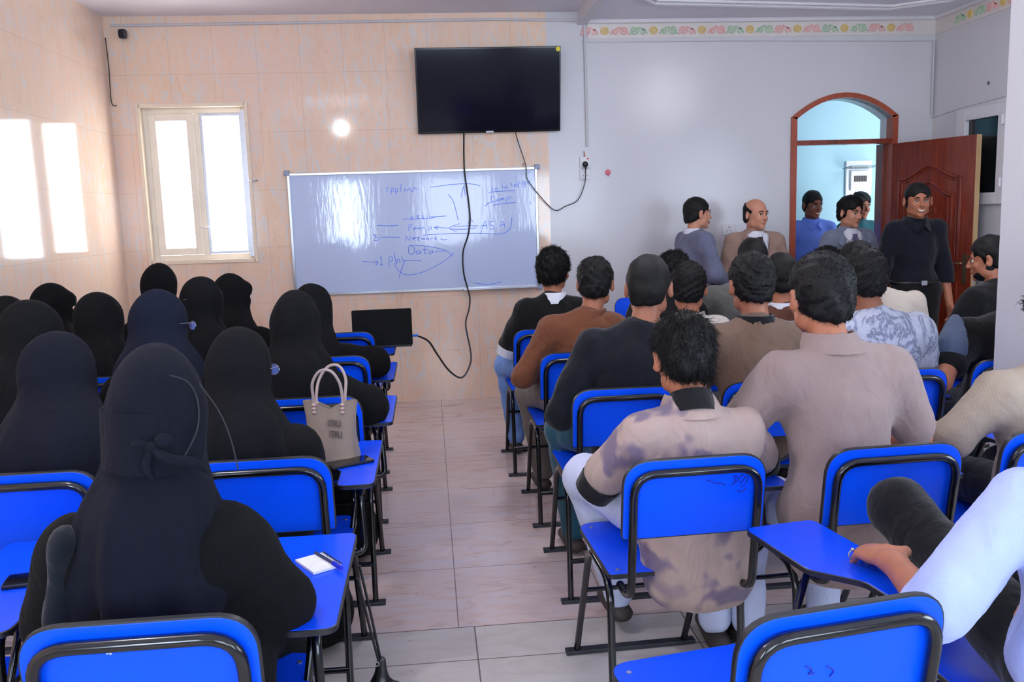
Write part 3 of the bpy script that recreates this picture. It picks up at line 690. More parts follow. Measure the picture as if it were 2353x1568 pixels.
chair('L', -1.14, 4.10, 0, 'blue tablet-arm chair of the woman with a white stitch on her veil')
chair('L', -1.14, 5.00, 0, 'blue tablet-arm chair of the woman in a squared niqab left of the whiteboard')
chair('L', -1.70, 4.95, 0, 'blue tablet-arm chair of the tallest veiled woman below the window')
chair('L', -2.12, 3.85, 0, 'blue tablet-arm chair of the veiled woman cut by the left picture edge')
chair('L', -2.14, 4.75, 0, 'blue tablet-arm chair of the veiled woman in profile by the left wall')
chair('R', 0.65, 4.87, 0, 'blue tablet-arm chair of the man in the black tee with white trim')
chair('R', 0.69, 4.00, 0, 'blue tablet-arm chair of the man in the brown jacket')
chair('R', 0.70, 3.13, 0, 'blue tablet-arm chair of the man in the black blazer')
chair('R', 0.68, 2.19, 2, 'blue tablet-arm chair with scribbled pen marks on its back')
chair('E', 0.66, 1.30, 9, 'empty blue tablet-arm chair nearest the camera at bottom right')
chair('R', 1.235, 2.19, 2, 'blue tablet-arm chair behind the broad man in the beige shirt')
chair('R', 1.27, 3.13, 0, 'blue tablet-arm chair half hidden between the tie-dye shirt and the beige shirt')
chair('R', 1.27, 4.00, 0, 'blue tablet-arm chair under the man in the off-white knit top')
chair('R', 1.78, 2.26, 3, 'blue tablet-arm chair at the right picture edge behind the ribbed beige top')
chair('R', 1.82, 3.22, 0, 'blue tablet-arm chair below the marbled white shirt, right of the beige shirt sleeve')
chair('R', 2.38, 3.32, 0, 'blue tablet-arm chair of the man in the black tee beside the pillar')
chair('R', 2.33, 4.15, 0, 'blue tablet-arm chair behind the cream shirt, left of the bent bare forearm')
chair('R', 1.78, 4.05, 0, 'blue tablet-arm chair of the man in the brown sweater with a white collar')
chair('R', 1.27, 4.92, 0, 'blue tablet-arm chair of the front row man in black')
chair('R', 1.84, 4.92, 0, 'blue tablet-arm chair of the man in the olive grey shirt')
chair('R', 2.42, 4.92, 0, 'blue tablet-arm chair of the curly haired man in the front row')
chair('R', 3.02, 4.35, 10, 'blue tablet-arm chair of the bearded man in black by the right wall')
chair('R', 1.28, 1.30, 0, 'blue tablet-arm chair of the man in the white shirt at the lower right edge')
chair('R', 1.56, 6.45, 180, 'blue chair standing against the front wall facing the class')
# ------------------------------------------------------------------ people: smooth-blended solids turned into one continuous mesh
def rotm(yaw=0, pitch=0, roll=0):
    """yaw>0 turns to the person's left, pitch>0 looks up, roll tilts"""
    cz, sz = math.cos(yaw), math.sin(yaw); cx, sx = math.cos(pitch), math.sin(pitch); cy, sy = math.cos(roll), math.sin(roll)
    Rz = np.array([[cz, -sz, 0], [sz, cz, 0], [0, 0, 1.]]); Rx = np.array([[1, 0, 0], [0, cx, -sx], [0, sx, cx]]); Ry = np.array([[cy, 0, sy], [0, 1, 0], [-sy, 0, cy]])
    return Rz @ Rx @ Ry
class Field:
    def __init__(s, lo, hi, h, fine=()):
        ax = []
        for a in range(3):
            v = lo[a]; out = [v]
            while v < hi[a]:
                hh = h
                for (fl_, fh, fs) in fine:
                    if fl_[a] - hh < v < fh[a]: hh = min(hh, fs)
                v += hh; out.append(v)
            ax.append(np.array(out, dtype=np.float32))
        s.ax = ax; s.D = np.full([len(a) for a in ax], 0.5, dtype=np.float32)
    def sub(s, lo, hi):
        i = [slice(max(0, int(np.searchsorted(s.ax[a], lo[a])) - 1), min(len(s.ax[a]), int(np.searchsorted(s.ax[a], hi[a])) + 1)) for a in range(3)]
        if any(k.stop - k.start < 2 for k in i): return None, None
        return tuple(i), (s.ax[0][i[0]][:, None, None], s.ax[1][i[1]][None, :, None], s.ax[2][i[2]][None, None, :])
    def comb(s, i, d, k, mode):
        D = s.D[i]
        if mode == 'add':
            h = np.maximum(k - np.abs(D - d), 0) / k; s.D[i] = np.minimum(D, d) - h * h * k * 0.25
        else:
            d = -d; h = np.maximum(k - np.abs(D - d), 0) / k; s.D[i] = np.maximum(D, d) + h * h * k * 0.25
    def cap(s, a, b, ra, rb=None, k=0.03, mode='add', fl=None):
        """tapered capsule; fl=(direction, factor) squashes it along a direction"""
        rb = ra if rb is None else rb; a = np.array(a, float); b = np.array(b, float); r = max(ra, rb) + k + 0.03
        f = 1.0
        if fl: n, f = np.array(fl[0], float), fl[1]; n /= np.linalg.norm(n); r = max(ra, rb) * max(1, f) + k + 0.03
        i, P = s.sub(np.minimum(a, b) - r, np.maximum(a, b) + r)
        if i is None: return s
        p = [P[q] - a[q] for q in range(3)]; ab = b - a
        if fl:
            dn = p[0] * n[0] + p[1] * n[1] + p[2] * n[2]; an = ab @ n; g = (1 / f - 1)
            p = [p[q] + dn * (g * n[q]) for q in range(3)]; ab = ab + n * an * g
        L = max(ab @ ab, 1e-9); t = np.clip((p[0] * ab[0] + p[1] * ab[1] + p[2] * ab[2]) / L, 0, 1)
        d = np.sqrt((p[0] - t * ab[0]) ** 2 + (p[1] - t * ab[1]) ** 2 + (p[2] - t * ab[2]) ** 2) - (ra + (rb - ra) * t)
        if fl: d = d * min(1, f)
        s.comb(i, d, k, mode); return s
    def ell(s, c, r, k=0.03, R=None, mode='add'):
        c = np.array(c, float); m = max(r) + k + 0.03
        i, P = s.sub(c - m, c + m)
        if i is None: return s
        p = [P[q] - c[q] for q in range(3)]
        if R is not None: p = [p[0] * R[0][q] + p[1] * R[1][q] + p[2] * R[2][q] for q in range(3)]
        k0 = np.sqrt((p[0] / r[0]) ** 2 + (p[1] / r[1]) ** 2 + (p[2] / r[2]) ** 2); k1 = np.sqrt((p[0] / r[0] ** 2) ** 2 + (p[1] / r[1] ** 2) ** 2 + (p[2] / r[2] ** 2) ** 2)
        s.comb(i, k0 * (k0 - 1) / np.maximum(k1, 1e-6), k, mode); return s
    def cut(s, fn, k=0.006):
        """remove where fn(x,y,z) < 0"""
        P = (s.ax[0][:, None, None], s.ax[1][None, :, None], s.ax[2][None, None, :])
        s.comb(tuple([slice(None)] * 3), fn(*P) + 0 * s.D, k, 'sub'); return s
    def wave(s, amp, fr, seed=0, where=None):
        x, y, z = s.ax[0][:, None, None], s.ax[1][None, :, None], s.ax[2][None, None, :]
        r = np.random.default_rng(seed); d = 0
        for j in range(4):
            v = r.normal(size=3); v /= np.linalg.norm(v); v = v * fr * (1 + 0.6 * j)
            w = r.normal(size=3) * fr * 0.3
            d = d + np.sin(x * v[0] + y * v[1] + z * v[2] + r.uniform(0, 6) + 1.3 * np.sin(x * w[0] + y * w[1] + z * w[2])) / (1 + 0.5 * j)
        d = d * amp
        if where: d = d * where(x, y, z)
        s.D = (s.D + d).astype(np.float32); return s
    def net(s):
        D = s.D; Sg = D < 0; D = D
        Sg[0] = False; Sg[-1] = False; Sg[:, 0] = False; Sg[:, -1] = False; Sg[:, :, 0] = False; Sg[:, :, -1] = False
        D = np.where(Sg, np.minimum(D, -1e-6), np.maximum(D, 1e-6))
        c = np.zeros([n - 1 for n in D.shape], np.int8)
        for a in (0, 1):
            for b in (0, 1):
                for e in (0, 1): c += Sg[a:D.shape[0] - 1 + a, b:D.shape[1] - 1 + b, e:D.shape[2] - 1 + e]
        act = (c > 0) & (c < 8); I, J, Kk = np.nonzero(act); n = len(I)
        idx = np.full(act.shape, -1, np.int32); idx[act] = np.arange(n)
        P = np.zeros((n, 3)); cnt = np.zeros(n)
        cor = [(a, b, e) for a in (0, 1) for b in (0, 1) for e in (0, 1)]
        for u in cor:
            for q in range(3):
                if u[q]: continue
                v = list(u); v[q] = 1
                d0 = D[I + u[0], J + u[1], Kk + u[2]]; d1 = D[I + v[0], J + v[1], Kk + v[2]]
                mk = (d0 < 0) != (d1 < 0)
                t = np.where(mk, d0 / np.where(mk, d0 - d1, 1), 0)
                p0 = np.stack([s.ax[0][I + u[0]], s.ax[1][J + u[1]], s.ax[2][Kk + u[2]]], 1)
                p1 = np.stack([s.ax[0][I + v[0]], s.ax[1][J + v[1]], s.ax[2][Kk + v[2]]], 1)
                P += (p0 + (p1 - p0) * t[:, None]) * mk[:, None]; cnt += mk
        P /= np.maximum(cnt, 1)[:, None]
        Q = []
        for q in range(3):
            o1, o2 = [(1, 2), (2, 0), (0, 1)][q]
            sl0 = [slice(None)] * 3; sl1 = [slice(None)] * 3; sl0[q] = slice(0, -1); sl1[q] = slice(1, None)
            A, B = Sg[tuple(sl0)], Sg[tuple(sl1)]
            E_ = np.array(np.nonzero(A != B))
            ok = (E_[o1] > 0) & (E_[o2] > 0) & (E_[o1] < act.shape[o1]) & (E_[o2] < act.shape[o2]); E_ = E_[:, ok]
            def g(a, b):
                e = E_.copy(); e[o1] -= a; e[o2] -= b; return idx[e[0], e[1], e[2]]
            f = np.stack([g(1, 1), g(0, 1), g(0, 0), g(1, 0)], 1)
            ins = A[E_[0], E_[1], E_[2]]
            f[~ins] = f[~ins][:, ::-1]; Q.append(f)
        Q = np.concatenate(Q); Q = Q[(Q >= 0).all(1)]
        return P, Q
    def obj(s, name, mat, parent):
        P, Q = s.net()
        return link(name, mesh_from(name, P, Q, mat), parent)

def skin_m(name, rgb):
    if name in MT: return MT[name]
    m, nt, b = nodes(name); sett(b, 0.48, 0.4)
    b.inputs['Subsurface Weight'].default_value = 0.12; b.inputs['Subsurface Radius'].default_value = (0.012, 0.005, 0.003); b.inputs['Subsurface Scale'].default_value = 0.5
    c = lin(rgb); n = noise(nt, coords(nt), 22, 4, 0.6)
    nt.links.new(ramp(nt, n, [(0.3, tuple(x * 0.88 for x in c[:3]) + (1,)), (0.7, tuple(min(1, x * 1.08) for x in c[:3]) + (1,))]), b.inputs['Base Color'])
    bump(nt, b, noise(nt, coords(nt), 160, 2), 0.08, 0.002); MT[name] = m; return m
SK = {'a': skin_m('skin_tan', (184, 118, 88)), 'b': skin_m('skin_brown', (138, 82, 60)), 'c': skin_m('skin_light', (208, 146, 118)), 'd': skin_m('skin_olive', (168, 108, 82))}
hair_m = solid('black_hair', (11, 10, 11), 0.55, 0.3, vary=0.4, nscale=260, bmp=0.5)
stub_m = solid('stubble_hair', (40, 32, 30), 0.8, 0.2, vary=0.4, nscale=200)
eye_w = flat('eye_white', (226, 220, 214), 0.2); iris = flat('dark_iris', (34, 22, 16), 0.15); lipm = flat('lip_skin', (166, 92, 80), 0.45); teeth = flat('teeth', (232, 226, 216), 0.3)

def head_prims(f, hc, R, ear=True, fat=1.0, k=0.02):
    hc = np.array(hc, float); T_ = lambda x, y, z: hc + R @ np.array([x, y, z], float)
    f.ell(T_(0, -.012, .034), (.076 * fat, .096, .086), k, R); f.ell(T_(0, .024, -.028), (.064 * fat, .070, .084), k, R)
    f.ell(T_(0, .036, -.080), (.046 * fat, .046, .034), k, R)
    for s in (-1, 1):
        f.ell(T_(s * .036 * fat, .064, -.030), (.021, .016, .020), .018, R)
        f.ell(T_(s * .052 * fat, .01, -.070), (.016, .030, .024), .02, R)
    f.cap(T_(-.034, .083, .022), T_(.034, .083, .022), .009, k=.014)
    for s in (-1, 1): f.ell(T_(s * .030, .102, .002), (.017, .016, .0115), .008, R, 'sub')
    f.cap(T_(0, .090, .012), T_(0, .112, -.030), .0075, .0115, .012)
    for s in (-1, 1): f.ell(T_(s * .011, .101, -.034), (.008, .010, .007), .006, R)
    f.ell(T_(0, .090, -.058), (.025, .012, .0065), .006, R); f.ell(T_(0, .089, -.069), (.021, .011, .0065), .006, R)
    f.ell(T_(0, .078, -.100), (.022, .018, .016), .016, R)
    if ear:
        for s in (-1, 1):
            f.ell(T_(s * (.085 * fat), -.006, -.006), (.0115, .020, .034), .006, R @ rotm(s * -0.5, 0, 0)); f.ell(T_(s * (.094 * fat), .004, -.002), (.007, .010, .018), .005, R, 'sub')
def face_parts(body, hc, R, smile=False, brow=True, fat=1.0, tash=False, yaw_eye=0.0):
    mt = Matrix.Translation([float(v) for v in hc]) @ Matrix([[float(R[i][j]) for j in range(3)] for i in range(3)]).to_4x4()
    for s in (-1, 1):
        e = MB(); e.ball(mt @ Vector((s * .030, .0775, .001)), (.0115,) * 3, 12, 8); eo = e.build('eye', eye_w, body, True)
        e = MB(); e.ball(mt @ Vector((s * .030 + yaw_eye * .004, .0858, .001)), (.0062, .0045, .0062), 10, 6); e.build('iris', iris, eo, True)
        e = MB().tube([mt @ Vector((s * .014, .0925, .0075)), mt @ Vector((s * .030, .0955, .0125)), mt @ Vector((s * .046, .087, .006))], .0022, 6); e.build('eyelid', iris, body, True)
        if brow:
            e = MB().tube([mt @ Vector((s * .012, .094, .022)), mt @ Vector((s * .030, .0945, .029)), mt @ Vector((s * .050, .082, .022))], .0035, 6, rads=[.0034, .0042, .0018]); e.build('eyebrow', hair_m, body, True)
    if smile:
        e = MB().tube([mt @ Vector((-.024, .092, -.058)), mt @ Vector((0, .1035, -.067)), mt @ Vector((.024, .092, -.058))], .0046, 8, rads=[.002, .0056, .002]); e.build('teeth', teeth, body, True)
        e = MB().tube([mt @ Vector((-.027, .091, -.057)), mt @ Vector((0, .1035, -.0745)), mt @ Vector((.027, .091, -.057))], .003, 8); e.build('lower_lip', lipm, body, True)
    else:
        e = MB().tube([mt @ Vector((-.024, .0925, -.062)), mt @ Vector((0, .1015, -.0635)), mt @ Vector((.024, .0925, -.062))], .0032, 8, rads=[.0015, .0036, .0015]); e.build('lips', lipm, body, True)
    if tash:
        e = MB().tube([mt @ Vector((-.026, .092, -.054)), mt @ Vector((0, .103, -.048)), mt @ Vector((.026, .092, -.054))], .003, 6, rads=[.0015, .004, .0015]); e.build('moustache', stub_m, body, True)
def hand(f, w, fwd, nrm, thumb, curl=0.5, s=1.0, k=0.006):
    """w wrist, fwd towards fingers, nrm back of the hand, thumb = +1/-1 side along nrm x fwd"""
    w = np.array(w, float); fw = np.array(fwd, float); fw /= np.linalg.norm(fw); n = np.array(nrm, float); n -= fw * (n @ fw); n /= np.linalg.norm(n)
    sd = np.cross(n, fw) * thumb
    f.cap(w, w + fw * .05 * s, .026 * s, .034 * s, .02, fl=(n, .52)); f.cap(w + fw * .05 * s + sd * .01, w + fw * .085 * s - sd * 0.005, .034 * s, .034 * s, .012, fl=(n, .42))
    tips = []
    for i, (o, L) in enumerate(((.030, .070), (.010, .078), (-.011, .073), (-.031, .058))):
        p = w + fw * (.088 - 0.006 * (i == 3)) * s + sd * o * s; d = fw + sd * o * 2.0; d /= np.linalg.norm(d); r = (.0095 - .0006 * i) * s
        for j, part in enumerate((.45, .32, .23)):
            a = curl * (0.55 + 0.55 * j) + 0.08 * i; dd = d * math.cos(a) - n * math.sin(a); q = p + dd * L * part * s
            f.cap(p, q, r * (1 - .08 * j), r * (.92 - .08 * j), k); p = q
        tips.append(p)
    p = w + fw * .03 * s + sd * .028 * s; d1 = fw * .75 + sd * .65 - n * .15; d1 /= np.linalg.norm(d1)
    q = p + d1 * .042 * s; f.cap(p, q, .013 * s, .0105 * s, .012); d2 = fw * .9 + sd * .15 - n * .3 * (1 + curl); d2 /= np.linalg.norm(d2); f.cap(q, q + d2 * .032 * s, .0105 * s, .0085 * s, k)
    return tips
def hair_obj(style, hc, R, parent, seed=0, fat=1.0):
    hc = np.array(hc, float); T_ = lambda x, y, z: hc + R @ np.array([x, y, z], float)
    h, amp, fr, strands, ln, curl = {'short': (.007, .0015, 60, 900, .010, .2), 'medium': (.013, .0022, 80, 2600, .018, .5), 'curly': (.020, .0045, 130, 5200, .018, 1.7), 'tight': (.012, .0028, 150, 4200, .009, 1.7),
                                     'bald': (.004, .0008, 60, 0, .008, 0), 'wispy': (.013, .0025, 80, 4200, .032, .8), 'flat': (.010, .002, 60, 900, .012, .3)}[style]
    f = Field(hc - .15, hc + .16, .0055)
    f.ell(T_(0, -.014, .036), (.077 * fat + h, .098 + h, .088 + h * 1.25), .01, R)
    f.ell(T_(0, -.055, -.03), (.060 * fat + h * .7, .052 + h * .5, .062), .03, R)
    f.ell(T_(0, .130, -.032), (.082, .085, .112), .010, R, 'sub')
    for s in (-1, 1):
        f.ell(T_(s * .096 * fat, .000, -.016), (.030, .027, .040), .008, R, 'sub'); f.ell(T_(s * .09, .066, -.008), (.046, .048, .056), .01, R, 'sub')
    ax = R[:, 1]; az = R[:, 2]
    def loc(x, y, z): return ((x - hc[0]) * ax[0] + (y - hc[1]) * ax[1] + (z - hc[2]) * ax[2], (x - hc[0]) * az[0] + (y - hc[1]) * az[1] + (z - hc[2]) * az[2])
    def nape(x, y, z): v, w = loc(x, y, z); return (w + .040) - .42 * v
    f.cut(nape, .006)
    if style == 'bald':
        def crown(x, y, z): v, w = loc(x, y, z); return (.045 - w) + .55 * (-v) * 1.0
        f.cut(crown, .004)
    f.wave(amp, fr, seed)
    P, Q = f.net()
    V = [P]; Fq = [Q]
    if strands and len(P):
        r = np.random.default_rng(seed + 5)
        a, b, c = P[Q[:, 0]], P[Q[:, 1]], P[Q[:, 3]]; nf = np.cross(b - a, c - a); nf /= np.maximum(np.linalg.norm(nf, axis=1), 1e-9)[:, None]
        out = ((P[Q].mean(1) - hc) * nf).sum(1) > .02
        pick = r.choice(np.nonzero(out)[0], strands); p0 = P[Q[pick]].mean(1); n0 = nf[pick]
        tip = T_(0, -.03, .12); flow = p0 - tip; flow -= n0 * (flow * n0).sum(1)[:, None]; flow /= np.maximum(np.linalg.norm(flow, axis=1), 1e-6)[:, None]
        rnd = r.normal(size=(strands, 3)) * curl; L = ln * r.uniform(.5, 1.25, strands)[:, None]
        ups = {'curly': .8, 'tight': .8, 'wispy': .42}.get(style, .3)
        d = n0 * ups + flow * .8 + rnd * .5; d /= np.linalg.norm(d, axis=1)[:, None]
        s1 = np.cross(d, n0); s1 /= np.maximum(np.linalg.norm(s1, axis=1), 1e-6)[:, None]; s2 = np.cross(d, s1)
        rings = []; w0 = .0017 if style != 'wispy' else .0012
        for j, t in enumerate((0, .35, .7, 1.0)):
            cpt = p0 - n0 * .003 + d * L * t + (flow * .35 - n0 * .35) * L * t * t + r.normal(size=(strands, 3)) * L * .18 * curl * t
            w = w0 * (1 - .8 * t)
            for q in range(3):
                an = 2.094 * q; rings.append(cpt + (s1 * math.cos(an) + s2 * math.sin(an)) * w)
        SV = np.stack(rings, 1).reshape(-1, 3); base = np.arange(strands)[:, None] * 12 + len(P); FF = []
        for j in range(3):
            for q in range(3): FF.append(base + np.array([j * 3 + q, j * 3 + (q + 1) % 3, j * 3 + 3 + (q + 1) % 3, j * 3 + 3 + q]))
        FF.append(base + np.array([9, 10, 11, 9])[:4]); V.append(SV); Fq.append(np.concatenate(FF[:-1]))
    return link('hair', mesh_from('hair', np.concatenate(V), np.concatenate(Fq), hair_m), parent)

def nrmz(v): v = np.array(v, float); return v / np.linalg.norm(v)
def man(label, x, y, rz=0.0, top=1.30, pose='sit', headx=0.0, heady=0.10, yaw=0, pitch=-8, tilt=0, lean=.05, lx=0.0, wide=1.0, skin='a', hair='medium', fat=1.0,
        shirt=None, sleeve='long', collar=None, under=None, trousers=None, arms=None, legs=None, shoes=True, face=False, smile=False, tash=False,
        jacket=False, tie=None, beard=False, seed=0, longback=0.0, cuff=None, hands=False, curl=0.6, sh=None, hip=None, shirtname='shirt', hemz=None, handin=.25, handn=None, hands_s=1.0, fold=False, eyes=0.0):
    """x,y = hips on the floor plan; local frame faces +y"""
    root = empty('person', (x, y, 0), math.radians(rz)); tag(root, label, 'person')
    hz = hip if hip is not None else (.615 if pose == 'sit' else .90)
    top -= {'curly': .030, 'wispy': .024, 'medium': .018, 'tight': .016, 'flat': .012, 'short': .008}.get(hair, 0)
    hc = np.array([headx + lx, heady, (top - .122)]); R = rotm(math.radians(yaw), math.radians(pitch), math.radians(tilt))
    sz = sh if sh is not None else top - .315     # shoulder line
    sw = .165 * wide; ly = lean; neck = np.array([lx * .9 + headx * .3, ly - .01, sz + .02])
    if arms is None:
        if pose == 'sit': arms = {1: ((.27, ly + .06, sz - .27), (.20, ly + .30, .745)), -1: ((-.27, ly + .06, sz - .27), (-.16, ly + .32, .72))}
        else: arms = {1: ((.245, 0, sz - .29), (.23, .08, sz - .54)), -1: ((-.245, 0, sz - .29), (-.23, .08, sz - .54))}
    if legs is None:
        if pose == 'sit': legs = {1: ((.13, .43, .585), (.14, .40, .09)), -1: ((-.13, .43, .585), (-.14, .38, .09))}
        else: legs = {1: ((.10, .02, .48), (.11, -.01, .08)), -1: ((-.10, .02, .48), (-.11, .01, .08))}
    S_ = {s: np.array([s * sw + lx, ly, sz - .02]) for s in (-1, 1)}; H_ = {s: np.array([s * .095, .02, hz]) for s in (-1, 1)}
    allp = [hc + .15, hc - .15, S_[1], S_[-1]] + [np.array(q) for s in (-1, 1) for q in arms[s]] + [np.array(q) for s in (-1, 1) for q in legs[s]] + [np.array([0, .15, 0]), np.array([.24, -.2, hz]), np.array([-.24, -.2, hz])]
    lo = np.min(allp, 0) - .14; hi = np.max(allp, 0) + .14; lo[2] = 0.0; hi[1] += .12
    def torso(f, g, sleeves=None):
        f.ell((0, -.005, hz + .03), (.165 * wide + g, .115 + g, .13), .06)
        f.cap((0, 0, hz + .08), (lx * .8, ly - .01, sz - .13), .125 * wide + g, .150 * wide + g, .06, fl=((0, 1, 0), .74))
        f.cap(S_[-1] + [.03, -.005, -.02], S_[1] + [-.03, -.005, -.02], .062 + g, k=.05)
        f.cap(S_[-1] * .5 + neck * .5 + [0, 0, -.005], neck + [0, 0, .0], .045 + g, .05 + g, .05); f.cap(S_[1] * .5 + neck * .5 + [0, 0, -.005], neck, .045 + g, .05 + g, .05)
    fine = [(hc - .13, hc + .135, .0058)]
    tips = {}
    if hands:
        for s in (-1, 1):
            if hands in (True, s):
                w = np.array(arms[s][1], float); fine.append((w - .10, w + .13, .0046))
    f = Field(lo, hi, .017, fine)
    torso(f, -.012)
    f.cap(neck + [0, 0, -.03], hc + R @ np.array([0, -.022, -.07]), .056 * fat, .052 * fat, .03)
    for s in (-1, 1):
        e, w = [np.array(q, float) for q in arms[s]]
        f.cap(S_[s], e, .047, .040, .03); f.cap(e, w, .039, .026, .02)
        k_, a_ = [np.array(q, float) for q in legs[s]]
        f.cap(H_[s], k_, .075, .052, .04); f.cap(k_, a_, .048, .035, .02); f.cap(a_ + [0, 0, -.03], a_ + [0, .13, -.055], .034, .026, .02, fl=((0, 0, 1), .8))
        fd = w - e; nm = (handn or (0, 0, 1)) if pose == 'sit' else (s * 1.0, 0, 0)
        tips[s] = hand(f, w, (fd / np.linalg.norm(fd)) + (np.array([-s * handin, .1, -.15]) if pose == 'sit' else np.array([0, .05, -.3])), nm, s, curl, hands_s)
    head_prims(f, hc, R, True, fat)
    body = f.obj('body', SK[skin], root)
    if hair: hair_obj(hair, hc, R, body, seed, fat)
    if face: face_parts(body, hc, R, smile, True, fat, tash, eyes)
    if beard:
        f = Field(hc - .14, hc + .12, .006); f.ell(hc + R @ np.array([0, .036, -.078]), (.056 * fat, .058, .044), .02, R); f.ell(hc + R @ np.array([0, .0, -.05]), (.070 * fat, .055, .045), .02, R)
        f.ell(hc + R @ np.array([0, .085, -.030]), (.052, .055, .052), .01, R, 'sub'); f.ell(hc + R @ np.array([0, -.06, -.09]), (.09, .06, .06), .01, R, 'sub'); f.obj('beard', hair_m, body)
    # trousers
    lo2 = lo.copy()
    f = Field(lo2, np.array([hi[0], hi[1], hz + .25]), .017)
    f.ell((0, .005, hz + .0), (.162 * wide, .112, .12), .05)
    for s in (-1, 1):
        k_, a_ = [np.array(q, float) for q in legs[s]]
        f.cap(H_[s] + [0, .03, -.005], k_, .086, .072, .05); f.cap(k_, a_ + [0, 0, .02], .070, .056, .03)
    f.wave(.003, 34, seed + 2); f.obj('trousers', trousers or cloth('dark_trousers', (34, 36, 44)), root)
    if shoes:
        for s in (-1, 1):
            k_, a_ = [np.array(q, float) for q in legs[s]]
            f = Field(a_ - [.09, .13, .12], a_ + [.09, .26, .08], .011); zz = max(a_[2] - .045, .035)
            f.cap((a_[0], a_[1] - .03, zz), (a_[0] + s * .015, a_[1] + .15, zz - .006), .044, .042, .02, fl=((0, 0, 1), .75)); f.obj('shoe', solid('worn_shoe', (60, 50, 46), .6), root)
    # top garment
    g = .017 if jacket else .010
    lo3 = np.array([lo[0], lo[1], hz - .12 - longback]); f = Field(lo3, np.array([hi[0], hi[1], sz + .13]), .009 if jacket else .0115)
    torso(f, g)
    if longback: f.cap((0, .0, hz + .02), (0, -.02, hz - longback), .165 * wide, .175 * wide, .05, fl=((0, 1, 0), .75))
    for s in (-1, 1):
        e, w = [np.array(q, float) for q in arms[s]]; Sx = S_[s]
        if sleeve == 'long': f.cap(Sx, e, .062 + g * .5, .054 + g * .5, .045); f.cap(e, w - (w - e) * .06, .053 + g * .5, .040 + g * .5, .03)
        elif sleeve == 'elbow': f.cap(Sx, e + (w - e) * .02, .066, .066, .045)
        elif sleeve == 'half': f.cap(Sx, Sx + (e - Sx) * .80, .066, .068, .045)
        else: f.cap(Sx, Sx + (e - Sx) * .62, .064, .066, .045)
    if hemz is not None: f.cut(lambda X, Y, Z: (Z - hemz), .01)
    if jacket:
        # open front showing the shirt
        zt, zb = sz + .06, sz - .30
        f.cut(lambda X, Y, Z: np.maximum(np.maximum(np.abs(X - lx) - .026 - (Z - zb) * .20, zb - Z), (ly + .05) - Y), .006)
    f.wave(.0034, 24, seed + 3); f.wave(.0012, 58, seed + 9)
    top_o = f.obj('jacket' if jacket else shirtname, shirt, root)
    if under or jacket:
        f = Field(np.array([lo[0], lo[1], sz - .36]), np.array([hi[0], hi[1], sz + .13]), .010); torso(f, .006); f.cut(lambda X, Y, Z: (Z - (sz - .33)), .01); f.obj('inner_shirt', under or cloth('white_shirt', (236, 238, 246)), root)
    cm = collar or (under if under else None)
    fr = ly + .125 * wide * .8
    if collar:
        # standing fold of cloth round the neck
        b = MB(); n = 24; V = []; Fc = []
        dirn = nrmz(hc + np.array([0, -.03, -.06]) - neck)
        for j, (rr, up_) in enumerate(((.060, -.01), (.065, .046), (.071, .050), (.084, .022), (.094, -.010)) if fold else ((.076, -.040), (.080, -.006), (.074, .024), (.066, .026), (.068, -.01))):
            for i in range(n):
                a = 2 * math.pi * i / n; dip = .014 * max(0, math.sin(a))
                c_ = neck + dirn * (up_ + .036)
                V.append(Vector((c_[0] + rr * fat * math.cos(a), c_[1] + (rr + .004) * math.sin(a), c_[2] - dip * (1.8 if j < 3 else 1.4))))
        for j in range(4):
            for i in range(n): Fc.append((j * n + i, j * n + (i + 1) % n, (j + 1) * n + (i + 1) % n, (j + 1) * n + i))
        b.add(V, Fc); b.build('collar', collar, top_o, True)
        if face:
            for s in (-1, 1):
                b = MB(); q = [(s * .012, fr + .012, sz + .012), (s * .062, fr - .055, sz + .052), (s * .078, fr - .03, sz + .012), (s * .045, fr + .018, sz - .035)]
                q = [Vector((p[0] + lx, p[1], p[2])) for p in q]; b.add(q + [p + Vector((0, -.008, -.004)) for p in q], [(0, 1, 2, 3), (7, 6, 5, 4), (0, 4, 5, 1), (1, 5, 6, 2), (2, 6, 7, 3), (3, 7, 4, 0)]); b.build('collar_point', collar, top_o, True)
    if tie:
        b = MB(); y_ = fr + .018
        b.add([Vector((lx + p[0], p[1], p[2])) for p in [(-.02, y_, sz + .02), (.02, y_, sz + .02), (.012, y_ + .012, sz - .025), (-.012, y_ + .012, sz - .025), (-.022, y_ + .018, sz - .14), (.022, y_ + .018, sz - .14), (.026, y_ + .02, sz - .30), (-.026, y_ + .02, sz - .30),
             (-.02, y_ - .014, sz + .02), (.02, y_ - .014, sz + .02), (.012, y_ - .01, sz - .025), (-.012, y_ - .01, sz - .025), (-.022, y_ - .008, sz - .14), (.022, y_ - .008, sz - .14), (.026, y_ - .006, sz - .30), (-.026, y_ - .006, sz - .30)]],
              [(0, 3, 2, 1), (3, 4, 5, 2), (4, 7, 6, 5), (0, 8, 11, 3), (3, 11, 12, 4), (4, 12, 15, 7), (1, 2, 10, 9), (2, 5, 13, 10), (5, 6, 14, 13), (0, 1, 9, 8), (7, 15, 14, 6)]); b.build('tie', tie, root, False, bevel=.002)
